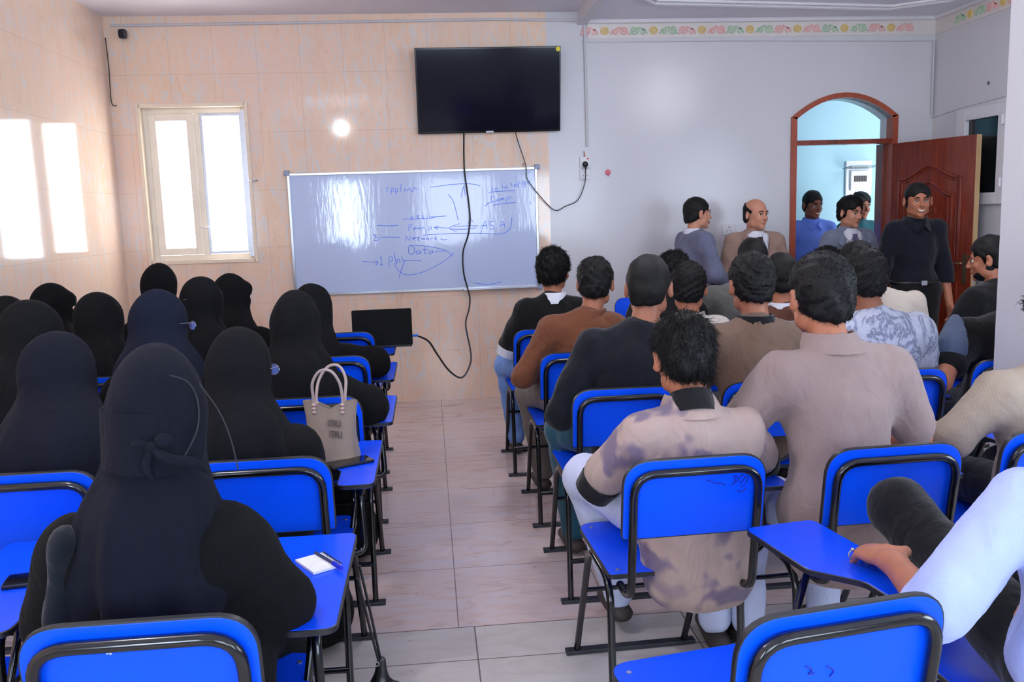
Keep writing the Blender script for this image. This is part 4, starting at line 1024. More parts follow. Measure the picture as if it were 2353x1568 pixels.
    if jacket:
        for s in (-1, 1):
            b = MB(); q = [(s * .082, fr - .05, sz + .050), (s * .106, fr - .035, sz + .025), (s * .134, fr - .005, sz - .05), (s * .108, fr + .012, sz - .075), (s * .126, fr + .010, sz - .09), (s * .034, fr + .028, sz - .29), (s * .056, fr + .018, sz - .12), (s * .078, fr - .01, sz - .0)]
            q = [Vector((p[0] * wide + lx, p[1] + .012, p[2])) for p in q]; n = len(q)
            b.add(q + [p + Vector((0, -.012, 0)) for p in q], [tuple(range(n)) if s < 0 else tuple(range(n - 1, -1, -1)), tuple(range(2 * n - 1, n - 1, -1)) if s < 0 else tuple(range(n, 2 * n))] + [(i, (i + 1) % n, n + (i + 1) % n, n + i) for i in range(n)]); b.build('lapel', shirt, top_o, False)
    if cuff:
        for s in (-1, 1):
            e, w = [np.array(q, float) for q in arms[s]]; Sx = S_[s]
            if sleeve in ('half', 'short'): c0 = Sx + (e - Sx) * (.80 if sleeve == 'half' else .62); d = nrmz(e - Sx)
            else: c0 = e + (w - e) * .02; d = nrmz(w - e)
            b = MB().tube([c0 + d * .035, c0 + d * .085], .058, 20, False, rads=[.067, .060]); b.build('cuff', cuff, top_o, True)
    bpy.context.view_layer.update()
    return root, hc, R, tips

# --- veiled women
def woman(label, x, y, top=1.28, rz=0.0, yaw=0, hx=0.0, hy=.10, veil=None, abaya=None, arms=None, wide=1.0, head=(.085, .113, .122), hood='round', eyes=True, seed=0, drape=.16, pitch=-8, tail=.30, legs=True, lean=.04):
    root = empty('person', (x, y, 0), math.radians(rz)); tag(root, label, 'person')
    abaya = abaya or BLK1; veil = veil or BLK2
    hc = np.array([hx, hy, top - .125]); R = rotm(math.radians(yaw), math.radians(pitch)); sz = top - .36; hz = .615
    f = Field(hc - .22, hc + .16, .012); f.cap((hc[0] * .5, lean, sz - .04), hc + R @ np.array([0, -.02, -.07]), .05, .05, .03); head_prims(f, hc, R, False, .90); f.cap((-.1, lean, sz - .06), (.1, lean, sz - .06), .05, k=.05); body = f.obj('body', SK['c'], root)
    if eyes:
        mt = Matrix.Translation([float(v) for v in hc]) @ Matrix([[float(R[i][j]) for j in range(3)] for i in range(3)]).to_4x4()
        for s in (-1, 1): MB().ball(mt @ Vector((s * .030, .083, .002)), (.012, .008, .006), 10, 6).build('eye', iris, body, True)
    arms = arms or {1: ((.215, .10, .79), (.17, .36, .765)), -1: ((-.215, .10, .79), (-.14, .36, .76))}
    S_ = {s: np.array([s * .145 * wide, lean, sz - .03]) for s in (-1, 1)}
    f = Field(np.array([-.48, -.28, 0.03]), np.array([.48, .78, sz + .10]), .017)
    f.ell((0, -.01, hz + .02), (.20 * wide, .15, .14), .06); f.cap((0, 0, hz + .06), (0, lean, sz - .12), .16 * wide, .155 * wide, .06, fl=((0, 1, 0), .8)); f.cap(S_[-1], S_[1], .070, k=.06)
    for s in (-1, 1):
        e, w = [np.array(q, float) for q in arms[s]]; f.cap(S_[s], e, .072, .070, .06); f.cap(e, w, .068, .055, .05); f.cap(w, w + nrmz(w - e) * .06, .045, .04, .03)
        f.cap((s * .10, .02, hz - .01), (s * .12, .44, .59), .105, .085, .06); f.cap((s * .12, .44, .58), (s * .13, .42, .12), .090, .125, .05)
    f.cap((-.12, .42, .42), (.12, .42, .42), .09, k=.06); f.cap((-.12, .42, .16), (.12, .42, .16), .115, k=.06)
    f.wave(.006, 16, seed + 1); f.obj('abaya', abaya, root)
    # veil
    f = Field(np.array([-.36, -.32, sz - tail - .15]), np.array([.36, .34, top + .03]), .0098)
    f.ell(hc + R @ np.array([0, -.008, .012]), head, .02, R)
    if hood == 'round': f.cap(hc + R @ np.array([0, -.015, -.02]), (hx * .4, lean - .005, sz - .02), head[0] - .005, drape * .84, .05, fl=((0, 1, 0), .90))
    else: f.cap(hc + R @ np.array([0, -.01, -.03]), (hx * .4, lean - .005, sz + .01), head[0] - .018, .085, .04); f.cap(hc + R @ np.array([0, .075, .048]), hc + R @ np.array([0, .062, -.01]), .046, .05, .02)
    f.cap(hc + R @ np.array([0, .055, -.045]), hc + R @ np.array([0, .062, -.19]), .052, .066, .03)      # face veil
    f.cap((hx * .3, lean - .015, sz + .01), (0, lean - .055, sz - tail), drape * .9, drape * 1.05, .07, fl=((0, 1, 0), .98))
    f.cap(S_[-1] * .95 + [0, 0, .0], S_[1] * .95 + [0, 0, .0], .078, k=.07)
    f.ell(hc + R @ np.array([0, .115, .004]), (.052, .030, .0095), .004, R, 'sub')
    x0, y0 = hx * .4, lean
    def fold(X, Y, Z):
        th = np.arctan2(X - x0, -(Y - y0)); a = np.clip((hc[2] - .03 - Z) / .22, 0, 1)
        return a * (np.sin(th * 7 + 5 * Z + seed) + .6 * np.sin(th * 13 - 8 * Z + 2 * seed))
    ax = f.ax; f.D = (f.D + .0062 * fold(ax[0][:, None, None], ax[1][None, :, None], ax[2][None, None, :])).astype(np.float32)
    f.wave(.0016, 22, seed)
    hem = sz - tail
    f.cut(lambda X, Y, Z: (Z - hem) + .12 * np.abs(X) + .008 * np.sin(X * 22 + seed), .01)
    v = f.obj('veil', veil, root)
    return root, hc, R, v
BLK1 = cloth('black_abaya_cloth', (7, 7, 9), rough=.95, sheen=0, weave=120)
BLK2 = cloth('black_veil_cloth', (9, 10, 14), rough=.95, sheen=0, weave=160)
NAVY = cloth('navy_veil_cloth', (16, 22, 40), rough=.95, sheen=0, weave=160)
INK = cloth('ink_blue_veil_cloth', (12, 15, 28), rough=.95, sheen=0, weave=160)
# ------------------------------------------------------------------ who sits and stands where
def at_seat(px, py, yb, dy=0.34): return atY(px, py, yb + dy)
def sm(px, py, yb, label, headx=0.0, heady=.10, **k):
    p = at_seat(px, py, yb, .24 + heady); return man(label, p.x - headx, yb + .24, top=p.z, headx=headx, heady=heady, **k)
def sw_(px, py, yb, label, hx=0.0, hy=.10, **k):
    p = at_seat(px, py, yb, .24 + hy); return woman(label, p.x - hx, yb + .24, top=p.z, hx=hx, hy=hy, **k)
jean = cloth('light_blue_jeans', (120, 160, 226)); teal = cloth('teal_trousers', (36, 84, 100)); khaki = cloth('khaki_trousers', (118, 108, 100)); whitet = cloth('white_cotton_trousers', (206, 212, 238))
blacks = cloth('black_tee', (12, 12, 14)); brownj = cloth('brown_jacket_cloth', (114, 68, 44), wr=.7); blazer = cloth('navy_black_blazer', (15, 18, 26))
offw = cloth('off_white_knit', (206, 198, 186), kind='rib'); tiedye = cloth('tie_dye_beige', (176, 152, 142), (122, 106, 124), 'blotch', wr=.6); taupe = cloth('taupe_sweatshirt', (116, 92, 76)); olive = cloth('olive_grey_shirt', (98, 98, 94))
brsw = cloth('brown_sweater', (98, 62, 48)); beige = cloth('beige_knit_polo', (152, 130, 124)); marble = cloth('marbled_white_shirt', (194, 198, 214), (120, 126, 152), 'marble'); cream = cloth('cream_knit', (214, 200, 182), kind='rib'); ribb = cloth('ribbed_beige_top', (178, 160, 140), kind='rib')
whites = cloth('white_shirt', (228, 230, 240)); greyj = cloth('grey_blue_jacket', (112, 116, 140)); tanj = cloth('tan_jacket', (162, 132, 118)); lblue = cloth('light_blue_shirt', (112, 142, 238)); greys = cloth('grey_suit', (128, 136, 156)); tealp = cloth('dark_teal_polo', (22, 74, 84)); navy = cloth('midnight_shirt', (14, 18, 30)); palew = cloth('pale_blue_white_shirt', (178, 192, 246))
tie1 = cloth('dark_brown_tie', (58, 42, 44)); tie2 = cloth('grey_purple_tie', (98, 92, 128)); blackc = cloth('black_cuff_knit', (16, 16, 18)); dstretch = cloth('black_stretch_trousers', (10, 11, 13))

sm(1270, 567, 4.87, 'seated young man with thick curly hair in a black tee with white trim', yaw=-22, hair='curly', shirt=blacks, sleeve='half', collar=whites, cuff=whites, trousers=jean, skin='a', seed=1, headx=.02, legs={1: ((.14, .42, .60), (.14, .40, .09)), -1: ((-.26, .36, .60), (-.20, .42, .09))})
sm(1367, 588, 4.00, 'seated man in a brown jacket behind the man in the black tee', yaw=-18, hair='medium', shirt=brownj, collar=brownj, trousers=khaki, headx=.08, seed=2, skin='a', arms={1: ((.27, .12, .74), (.18, .34, .745)), -1: ((-.30, .05, .74), (-.16, .30, .70))}, legs={1: ((.14, .42, .60), (.14, .40, .09)), -1: ((-.24, .38, .60), (-.16, .50, .09))})
sm(1490, 586, 3.13, 'seated man in a black blazer with close cropped hair and visible ears', yaw=-22, hair='flat', shirt=blazer, trousers=teal, headx=.07, seed=3, skin='d', fat=1.04, wide=1.08, longback=.05, arms={1: ((.28, .12, .76), (.18, .34, .745)), -1: ((-.31, .05, .74), (-.18, .30, .70))}, legs={1: ((.14, .42, .60), (.14, .40, .09)), -1: ((-.26, .36, .60), (-.20, .44, .09))})
sm(1548, 575, 4.92, 'front row man of whom curly hair shows behind the black blazer', hair='curly', shirt=blacks, headx=.05, seed=4, yaw=-10, skin='b', wide=1.1)
sm(1582, 600, 4.00, 'seated man with tight curls in an off-white knit top', yaw=-20, hair='tight', shirt=offw, collar=offw, headx=.02, seed=5, skin='a')
sm(1570, 712, 2.19, 'seated man in a tie-dye beige shirt over a black turtleneck', heady=.12, hair='wispy', shirt=tiedye, sleeve='half', cuff=blackc, collar=tiedye, fold=True, under=None, trousers=whitet, seed=6, skin='a', yaw=2, pitch=-14, longback=.10, wide=.98, lean=.04,
   arms={1: ((.25, .16, .76), (.14, .40, .74)), -1: ((-.26, .12, .73), (-.10, .36, .70))}, legs={1: ((.16, .44, .59), (.20, .42, .09)), -1: ((-.25, .44, .655), (-.10, .62, .12))})
sm(1727, 578, 3.13, 'seated man with cropped hair in a taupe sweatshirt', hair='tight', shirt=taupe, collar=blackc, seed=7, skin='d', yaw=0, wide=1.05, headx=0)
sm(1728, 547, 4.92, 'front row man in an olive grey shirt before the man in the tan jacket', hair='flat', shirt=olive, headx=.10, seed=8, skin='b', wide=1.05)
sm(1793, 582, 4.05, 'seated man in a brown sweater over a white collar', hair='flat', shirt=brsw, collar=whites, seed=9, skin='a', headx=0)
sm(1886, 578, 2.19, 'broad seated man in a beige knit polo in the second row from the camera', heady=.13, hair='tight', shirt=beige, sleeve='half', collar=beige, fold=True, trousers=whitet, seed=10, skin='a', fat=1.04, wide=1.02, yaw=4, headx=-.02, pitch=-4, longback=.06,
   arms={1: ((.29, .10, .82), (.25, .34, .72)), -1: ((-.30, .14, .84), (-.20, .40, .745))}, hands=-1)
sm(1898, 566, 4.92, 'front row man of whom only curly hair tips show above the broad man', hair='curly', shirt=navy, seed=11, skin='b')
sm(1986, 568, 3.22, 'seated man in a marbled white shirt beside the broad man in beige', hair='tight', shirt=marble, seed=12, skin='d', headx=-.05, yaw=-6, wide=1.08)
sm(1968, 553, 4.15, 'seated man in a cream knit top in front of the marbled shirt', hair='flat', shirt=cream, seed=13, skin='b', headx=-.13, wide=1.05)
p = atY(2285, 540, 4.69); man('bearded young man in black turning left by the right wall', p.x, 4.59, top=p.z, rz=15, yaw=36, hair='flat', shirt=blacks, beard=True, seed=14, skin='a', face=True, wide=.95)
r15 = man('seated man in a black tee with a grey shoulder panel, head hidden by the pillar', 2.50, 3.60, top=1.31, hair='short', shirt=blacks, sleeve='short', seed=15, skin='a', headx=.14, heady=.06, wide=1.12, yaw=12, arms={1: ((.28, .12, .78), (.20, .36, .745)), -1: ((-.38, -.16, .79), (-.50, .10, .76))}, lean=.0)
f = Field(np.array([-.45, -.25, .80]), np.array([-.12, .15, 1.12]), .010); f.cap((-.19, -.0, .99), (-.28, -.07, .91), .075, .076, .03); f.cut(lambda X, Y, Z: (-.245 - X) + .25 * (Z - .95), .008); f.obj('shoulder_panel', cloth('slate_grey_panel', (84, 96, 120)), r15[0])
man('man in a ribbed beige top cut by the right picture edge', 1.93, 2.50, top=1.31, hair='curly', shirt=ribb, collar=ribb, seed=16, skin='d', wide=1.1, headx=.05, heady=.08, arms={1: ((.28, .12, .78), (.20, .36, .745)), -1: ((-.31, .06, .80), (-.22, .32, .745))}, longback=.1, hands=-1)
# man in white at the lower right, hand with rings resting on the neighbour's tablet
hand_w = atZ(2050, 1290, .770); base = Vector((1.30, 1.52, 0))
def L_(v): return (v.x - base.x, v.y - base.y, v.z)
kn = atY(2062, 1165, 2.06)
r17, hc17, R17, tips17 = man('man in a white shirt at lower right resting a ringed hand on a blue tablet', base.x, base.y, top=1.31, hair='short', shirt=palew, sleeve='elbow', seed=17, skin='a', wide=1.1, headx=.05, heady=.06,
   arms={1: ((.28, .12, .78), (.20, .36, .745)), -1: ((-.37, -.02, .775), L_(hand_w))}, handin=-.12, handn=(-.15, -.60, .80), hands_s=1.12, legs={1: ((.12, .43, .585), (.14, .40, .09)), -1: (L_(kn), (.10, .62, .45))}, trousers=dstretch, hands=-1, curl=.45, lean=.02)
def gl(v): v = np.array(v, float); return v
for k_, (o_, px_) in enumerate(((-.011, 0), (-.031, 0))):
    w = np.array(L_(hand_w)); e = np.array((-.37, -.02, .775)); fw = (w - e) / np.linalg.norm(w - e) + np.array([-.12, .1, -.15]); fw /= np.linalg.norm(fw)
    n = np.array((-.15, -.60, .80)); n -= fw * (n @ fw); n /= np.linalg.norm(n); sd = np.cross(n, fw) * -1
    c = w + (fw * .108 + sd * o_ * 1.15) * 1.08 - n * .006
    s1, s2 = sd, n
    pts = [c + (s1 * math.cos(a) + s2 * math.sin(a)) * .0115 for a in np.linspace(0, 2 * math.pi, 15)[:-1]]
    ro = MB().tube(pts, .0018, 6, False, closed=True).ball(c + n * .0125, (.005, .005, .004)).build('finger_ring', steel, r17, True)

# standing visitors
def st(px, py, Y, label, **k):
    p = atY(px, py, Y); return man(label, p.x, Y, top=p.z, pose='stand', heady=k.pop('heady', .02), lean=k.pop('lean', .0), face=True, **k)
r1 = st(1597, 453, 6.80, 'standing man in a grey blue jacket seen in profile holding a pen', rz=-78, yaw=-4, pitch=-2, hair='short', skin='c', jacket=True, collar=whites, shirt=greyj, smile=True, seed=21, wide=.98, trousers=cloth('dark_grey_trousers', (50, 52, 62)), arms={1: ((.25, .04, 1.03), (.12, .20, .97)), -1: ((-.25, .02, 1.02), (-.12, .24, 1.02))}, hands=True, curl=1.0)
st(1735, 457, 6.80, 'standing bald man in a tan jacket and dark tie', rz=180, yaw=24, pitch=-2, hair='bald', skin='c', jacket=True, tie=tie1, collar=whites, shirt=tanj, seed=22, wide=1.08, fat=1.02, eyes=1)
st(1866, 438, 7.85, 'smiling man in a light blue shirt standing in the doorway', rz=180, yaw=8, hair='short', skin='b', shirt=lblue, collar=lblue, smile=True, seed=23)
st(1952, 449, 7.02, 'dark haired man in a grey suit and purple tie in the doorway', rz=180, yaw=20, hair='medium', skin='c', jacket=True, tie=tie2, collar=whites, shirt=greys, seed=24, eyes=1)
st(1976, 440, 8.25, 'man in dark teal half hidden behind the grey suit', rz=180, yaw=10, hair='medium', skin='b', shirt=tealp, seed=25)
r6 = st(2107, 420, 6.22, 'smiling stout man in a midnight blue shirt before the open door', rz=180, yaw=-14, pitch=-4, hair='short', skin='a', fat=1.1, shirt=navy, collar=navy, smile=True, seed=26, wide=1.04, trousers=cloth('black_trousers', (18, 18, 20)), hands=1, hemz=.94, arms={1: ((.245, -.02, 1.03), (.26, .08, .80)), -1: ((-.245, -.02, 1.03), (-.24, .08, .78))})
MB().tube([(.182 * math.cos(a), .132 * math.sin(a), .95) for a in np.linspace(0, 2 * math.pi, 25)[:-1]], .014, 8, False, closed=True).build('belt', solid('black_leather', (16, 16, 17), .35), r6[0], True)
MB().box(-.022, .022, .138, .15, .932, .968).build('belt_buckle', steel, r6[0], bevel=.003)
pn = tuple(atY(1649, 612, 6.62)); o = MB().tube([Vector(pn) + Vector((-.012, 0, -.05)), Vector(pn), Vector(pn) + Vector((.012, 0, .045))], .006, 8, False, rads=[.004, .006, .006]).build('marker_pen', flat('navy_pen', (30, 36, 80), .3), None, True); tag(o, 'dark marker pen held up by the man in profile', 'pen')

# veiled women on the left
a = sw_(352, 803, 1.43, 'woman nearest the camera in a black veil with the niqab tied behind', hy=.07, hx=.03, yaw=-6, veil=INK, head=(.084, .112, .124), drape=.132, seed=2, tail=.62, wide=.93, eyes=False, arms={1: ((.215, .12, .76), (.10, .36, .74)), -1: ((-.175, .04, .78), (-.12, .34, .75))})
w1root, hcw, Rw, v1 = a
sw_(128, 770, 2.40, 'woman in a long ink veil second from the camera on the far left', yaw=-38, veil=INK, drape=.185, tail=.44, seed=4, head=(.085, .114, .124))
w3 = sw_(546, 757, 2.41, 'woman in a black veil and thin glasses behind the tan handbag', yaw=-26, veil=BLK2, seed=6, tail=.34, hx=-.0, arms={1: ((.165, .08, .80), (.08, .34, .76)), -1: ((-.2, .10, .79), (-.14, .36, .76))})
sw_(676, 674, 3.24, 'woman in a tall black hood directly in front of the tan handbag', yaw=-12, seed=8, tail=.30, head=(.090, .114, .124), arms={1: ((.27, .10, .78), (.25, .40, .765)), -1: ((-.22, .10, .80), (-.14, .36, .76))})
sw_(717, 655, 4.20, 'woman in black by the aisle nearest the laptop', yaw=-38, seed=10, hood='round', drape=.14, arms={1: ((.30, .08, .80), (.28, .36, .765)), -1: ((-.22, .10, .80), (-.14, .36, .76))})
w6 = sw_(362, 671, 3.20, 'woman in a faded navy veil with round glasses', yaw=-40, veil=NAVY, seed=12, drape=.19, head=(.088, .116, .124))
sw_(224, 676, 3.92, 'woman in a plain black hood, third row by the left side', yaw=-34, seed=14, head=(.092, .116, .124))
sw_(66, 693, 3.05, 'woman at the left edge whose eyes just show past her hood', yaw=-55, seed=16)
sw_(14, 685, 3.85, 'woman cut by the left picture edge behind the other hoods', yaw=-20, seed=18)
sw_(116, 655, 4.75, 'woman in a boxy niqab seen in profile by the left wall', yaw=-62, seed=20, hood='box')
sw_(363, 609, 4.95, 'tallest seated woman in a bulky black niqab below the window', yaw=-24, seed=22, hood='box', head=(.094, .112, .122))
w12 = sw_(461, 641, 4.10, 'woman in a black niqab with a small white stitch at the back', yaw=-30, seed=24, hood='box', head=(.094, .114, .124), tail=.2)
sw_(529, 632, 5.00, 'woman in a squared niqab in front of the tiled wall left of the whiteboard', yaw=-58, seed=26, hood='box')
# niqab ties of the nearest woman
def hw(p): return Vector([float(v) for v in (hcw + Rw @ np.array(p, float))])
b = MB()
n = 22
for j, (z, r) in enumerate(((.030, 1.03), (-.02, 1.055), (-.075, 1.03))):
    pass
band = []
for i in range(n):
    a_ = math.radians(-182 + 360 * i / (n - 1) * .42)   # left side of the head
    band.append((a_, 1))
V = []; Fc = []
for i, (a_, _) in enumerate(band):
    for k_, z in enumerate((.018, -.095)):
        rr = 1.06 + .12 * math.exp(-((i - 3) / 3.0) ** 2)
        V.append(hw((.082 * rr * math.cos(a_), -.008 + .110 * rr * math.sin(a_), z - .018 * (i / n))))
m_ = len(V)
V += [v + (Vector([float(q) for q in hcw]) - v).normalized() * .004 for v in V]
for i in range(n - 1):
    q = [i * 2, i * 2 + 1, i * 2 + 3, i * 2 + 2]; Fc.append(tuple(q)); Fc.append(tuple(reversed([m_ + t for t in q])))
    Fc.append((i * 2, i * 2 + 2, m_ + i * 2 + 2, m_ + i * 2)); Fc.append((i * 2 + 1, m_ + i * 2 + 1, m_ + i * 2 + 3, i * 2 + 3))
b.add(V, Fc); nb = b.build('niqab_band', INK, v1, True)
kb = MB(); kp = hw((.035, -.118, -.055)); kb.ball(kp, (.016, .012, .014)).ball(kp + Vector((.022, -.002, .012)), (.018, .010, .014)).ball(kp + Vector((-.02, -.002, .008)), (.016, .010, .010))
kb.tube([kp, kp + Vector((.03, -.01, -.02)), kp + Vector((.07, .01, -.035)), kp + Vector((.085, .03, -.06))], .008, 8, rads=[.008, .011, .009, .003])
kb.tube([kp, kp + Vector((-.01, -.012, -.03)), kp + Vector((.0, -.012, -.06))], .006, 8, rads=[.007, .008, .003]); kb.build('tied_knot', INK, v1, True)
sbm = solid('grey_piping', (38, 37, 44), .7)
MB().tube([hw((.060, -.090, .075)), hw((.084, -.065, .060)), hw((.092, -.040, .02)), hw((.095, -.055, -.03)), hw((.082, -.085, -.075))], .0016, 6).build('piping', sbm, v1, True)
MB().tube([hw((.092, -.03, .055)), hw((.125, -.02, -.0)), hw((.150, -.03, -.055)), hw((.165, -.04, -.11))], .0014, 6).build('piping', sbm, v1, True)
# bag strap / denim backpack edge at her left side is part of her abaya
dn = cloth('dark_denim', (13, 19, 30), wr=.4)
f = Field(np.array([-.46, -.2, .5]), np.array([-.10, .30, 1.1]), .012); f.cap((-.17, -.02, .96), (-.215, -.02, .64), .04, .06, .03, fl=((1, 0, 0), .6)); f.wave(.004, 30, 3); bpk = f.obj('shoulder_bag', dn, None)
bpk.location = w1root.location + Vector((.035, 0, 0)); tag(bpk, 'dark denim bag hanging at the left shoulder of the nearest woman', 'bag')
def glasses(root, hc, R, label, side=1):
    o = empty('glasses', tuple(root.location)); tag(o, label, 'glasses')
    h = lambda p: Vector([float(v) for v in (hc + R @ np.array(p, float))])
    gm = solid('thin_silver_wire', (200, 200, 215), .25, .5, .9)
    for s in (-1, 1):
        MB().tube([h((s * .034 + .021 * math.cos(a), .122, -.004 + .017 * math.sin(a))) for a in np.linspace(0, 2 * math.pi, 17)[:-1]], .0013, 6, False, closed=True).build('rim', gm, o, True)
        MB().add([h((s * .034 + .020 * math.cos(a), .1215 + d, -.004 + .016 * math.sin(a))) for d in (0, .001) for a in np.linspace(0, 2 * math.pi, 17)[:-1]], [tuple(range(16)), tuple(range(31, 15, -1))]).build('glasses_lens', solid('blue_tinted_lens', (120, 140, 220), .08, .8), o)
        MB().tube([h((s * .055, .121, .002)), h((s * .085, .07, .008)), h((s * .094, .02, .004))], .0013, 6, False).build('temple', gm, o, True)
    MB().tube([h((-.013, .121, .002)), h((0, .125, .005)), h((.013, .121, .002))], .0012, 6).build('bridge', gm, o, True)
    return o
glasses(w6[0], w6[1], w6[2], 'silver framed glasses on the woman in the navy veil')
glasses(w3[0], w3[1], w3[2], 'thin silver glasses on the woman behind the handbag')
MB().tube([Vector([float(v) for v in (w12[1] + w12[2] @ np.array(p))]) for p in ((-.012, -.118, .012), (0, -.122, .017), (.014, -.120, .019))], .002, 6).build('white_stitch', whites, w12[3], True)

# ------------------------------------------------------------------ small things
# black turtleneck of the tie-dye man is added as its own ring
pm = [o for o in bpy.data.objects if o.get('label', '').startswith('seated man in a tie-dye')][0]
tl = at_seat(1570, 712, 2.19, .36); szz = tl.z - .315
MB().tube([(.0, .020, szz + .02), (.0, .048, szz + .078)], .06, 24, False, rads=[.068, .061]).build('turtleneck', blackc, pm, True)
# laptop on the far left tablet
lt = empty('laptop', tuple(atY(880, 789, 5.62)), math.radians(2)); tag(lt, 'open black laptop standing on the tablet of the empty front left chair', 'laptop')
lt.location.z = .719
MB().box(-.185, .185, .0, .24, .0, .016).build('keyboard_base', blk, lt, bevel=.004)
ld = MB(); ld.prism(rounded([(-.19, 0), (.19, 0), (.19, .235), (-.19, .235)], [.008, .008, .012, .012]), -.006, .0, Matrix.Translation((0, 0, .012)) @ Matrix.Rotation(math.radians(-8), 4, 'X') @ Matrix.Rotation(math.pi / 2, 4, 'X'))
ldo = ld.build('lid', solid('laptop_black_lid', (5, 6, 8), .6, .15), lt, bevel=.002)
MB().tube([(.19, -.005, .07), (.225, -.005, .07)], .008, 10, False).build('blue_plug', flat('blue_plug', (30, 110, 210)), lt, True)
# handbag
hb = empty('handbag', (-.365, 3.05, .719), math.radians(-12)); tag(hb, 'tan suede handbag with two loop handles standing on a blue tablet', 'handbag')
suede = cloth('tan_suede', (146, 128, 116), wr=.35, weave=500); cordm = cloth('pale_taupe_cord', (176, 156, 150)); stitch = flat('bead_pale', (190, 160, 150)); dkl = flat('letter_bronze', (74, 58, 52), .4)
V = []; Fc = []; n = 32; J = 9
def bag_top(u): return .205 - .030 * math.exp(-((u) / .40) ** 2) - .012 * max(0, abs(u) - .8)
for j in range(J):
    t = j / (J - 1); hwid = .092 * (1 - t) + .098 * t - .010 * math.sin(math.pi * t); dep = .052 * (1 - t) ** 1.3 + .014
    for i in range(n):
        a = 2 * math.pi * i / n; ca, sa = math.cos(a), math.sin(a); e = .45
        x = hwid * math.copysign(abs(ca) ** e, ca); y = dep * math.copysign(abs(sa) ** .6, sa)
        V.append((x, y, t * bag_top(x / .1)))
for j in range(J - 1):
    for i in range(n): Fc.append((j * n + i, j * n + (i + 1) % n, (j + 1) * n + (i + 1) % n, (j + 1) * n + i))
Fc.append(tuple(range(n - 1, -1, -1)))
m0 = len(V); V += [(x * .96, y * .88, z - (.004 if k // n == J - 1 else 0)) for k, (x, y, z) in list(enumerate(V))[n * 4:n * J]]
for j in range(J - 5):
    for i in range(n): Fc.append((m0 + (j + 1) * n + i, m0 + (j + 1) * n + (i + 1) % n, m0 + j * n + (i + 1) % n, m0 + j * n + i))
for i in range(n): Fc.append(((J - 1) * n + i, (J - 1) * n + (i + 1) % n, m0 + (J - 5) * n + (i + 1) % n, m0 + (J - 5) * n + i))
Fc.append(tuple(m0 + i for i in range(n)))
bg_o = MB().add(V, Fc).build('bag_body', suede, hb, True)
for s, yy, lean_ in ((-1, -.016, -.01), (1, .016, .03)):
    h_ = MB().tube([(-.052, yy, .165), (-.054, yy, .215), (-.050, yy + lean_, .27), (-.02, yy + lean_ * 1.6, .312), (.02, yy + lean_ * 1.6, .312), (.046, yy + lean_, .27), (.050, yy, .215), (.048, yy, .165)], .0052, 10).build('handle', cordm, hb, True)
    b = MB()
    for x in (-.053, .049):
        for z in (.165, .178, .191): b.ball((x, yy + s * .002 * 0 - .003, z), (.0085, .0085, .0065))
    b.build('handle_beads', stitch, h_, True)['kind'] = 'stuff'
b = MB()
def mm(x, z, up, w, flips):
    q = []
    return q
for row, z0 in ((0, .118), (1, .082)):
    x0 = .0 + row * .006; h_ = .022
    yb_ = lambda z: -(.052 * (1 - z / .21) ** 1.3 + .014) - .0035
    for k_, (xa, xb) in enumerate(((0, .010), (.010, .020))):
        b.tube([(x0 + xa, yb_(z0), z0), (x0 + xa + .001, yb_(z0 + h_), z0 + h_ * .8), (x0 + (xa + xb) / 2, yb_(z0 + h_), z0 + h_), (x0 + xb - .0005, yb_(z0 + h_), z0 + h_ * .8), (x0 + xb, yb_(z0), z0)], .0016, 6)
    b.tube([(x0 + .026, yb_(z0), z0), (x0 + .026, yb_(z0 + h_), z0 + h_)], .0016, 6, False)
    b.tube([(x0 + .032, yb_(z0 + h_), z0 + h_), (x0 + .032, yb_(z0), z0 + .004), (x0 + .037, yb_(z0), z0), (x0 + .042, yb_(z0), z0 + .004), (x0 + .042, yb_(z0 + h_), z0 + h_)], .0016, 6)
b.build('raised_lettering', dkl, hb, True)
# phones
def phone(label, loc, rz, sx=.037, sy=.078):
    o = empty('smartphone', loc, math.radians(rz)); tag(o, label, 'phone')
    q = MB().prism(rounded([(-sx, -sy), (sx, -sy), (sx, sy), (-sx, sy)], [.008] * 4), 0, .009, Matrix()).build('phone_body', blk, o, bevel=.002)
    MB().prism(rounded([(-sx + .003, -sy + .003), (sx - .003, -sy + .003), (sx - .003, sy - .003), (-sx + .003, sy - .003)], [.006] * 4), .0085, .0098, Matrix()).build('phone_screen', solid('phone_glass', (12, 12, 14), .06, .8), o)
phone('black smartphone lying beside the tan handbag', tuple(atZ(803, 1066, .719)), -62)
phone('black smartphone on the tablet at the left picture edge', tuple(atZ(95, 1333, .719)), -80)
# notebook and pen on the nearest left tablet
nbk = empty('notebook', tuple(atZ(733, 1297, .719)), math.radians(32)); tag(nbk, 'small spiral notepad under the arm of the nearest woman', 'notebook')
MB().box(-.038, .034, -.052, .052, 0, .006).build('pages', solid('white_paper', (232, 232, 236), .7), nbk)
b = MB()
for i in range(13): b.tube([(.030, -.048 + i * .008, .006), (.034, -.048 + i * .008, .0095), (.038, -.048 + i * .008, .004)], .0011, 5)
b.build('spiral_binding', blk, nbk, True)
pe = empty('ballpoint_pen', tuple(atZ(758, 1292, .726)), math.radians(34)); tag(pe, 'clear ballpoint pen with a blue cap lying on the notepad', 'pen')
MB().tube([(0, .075, .002), (0, -.02, .002)], .0042, 8, False).build('barrel', solid('dark_clear_barrel', (60, 64, 90), .2), pe, True)
MB().tube([(0, -.018, .002), (0, -.058, .002)], .0058, 8, False, rads=[.0062, .0052]).build('pen_cap', flat('blue_cap', (20, 40, 200), .25), pe, True)
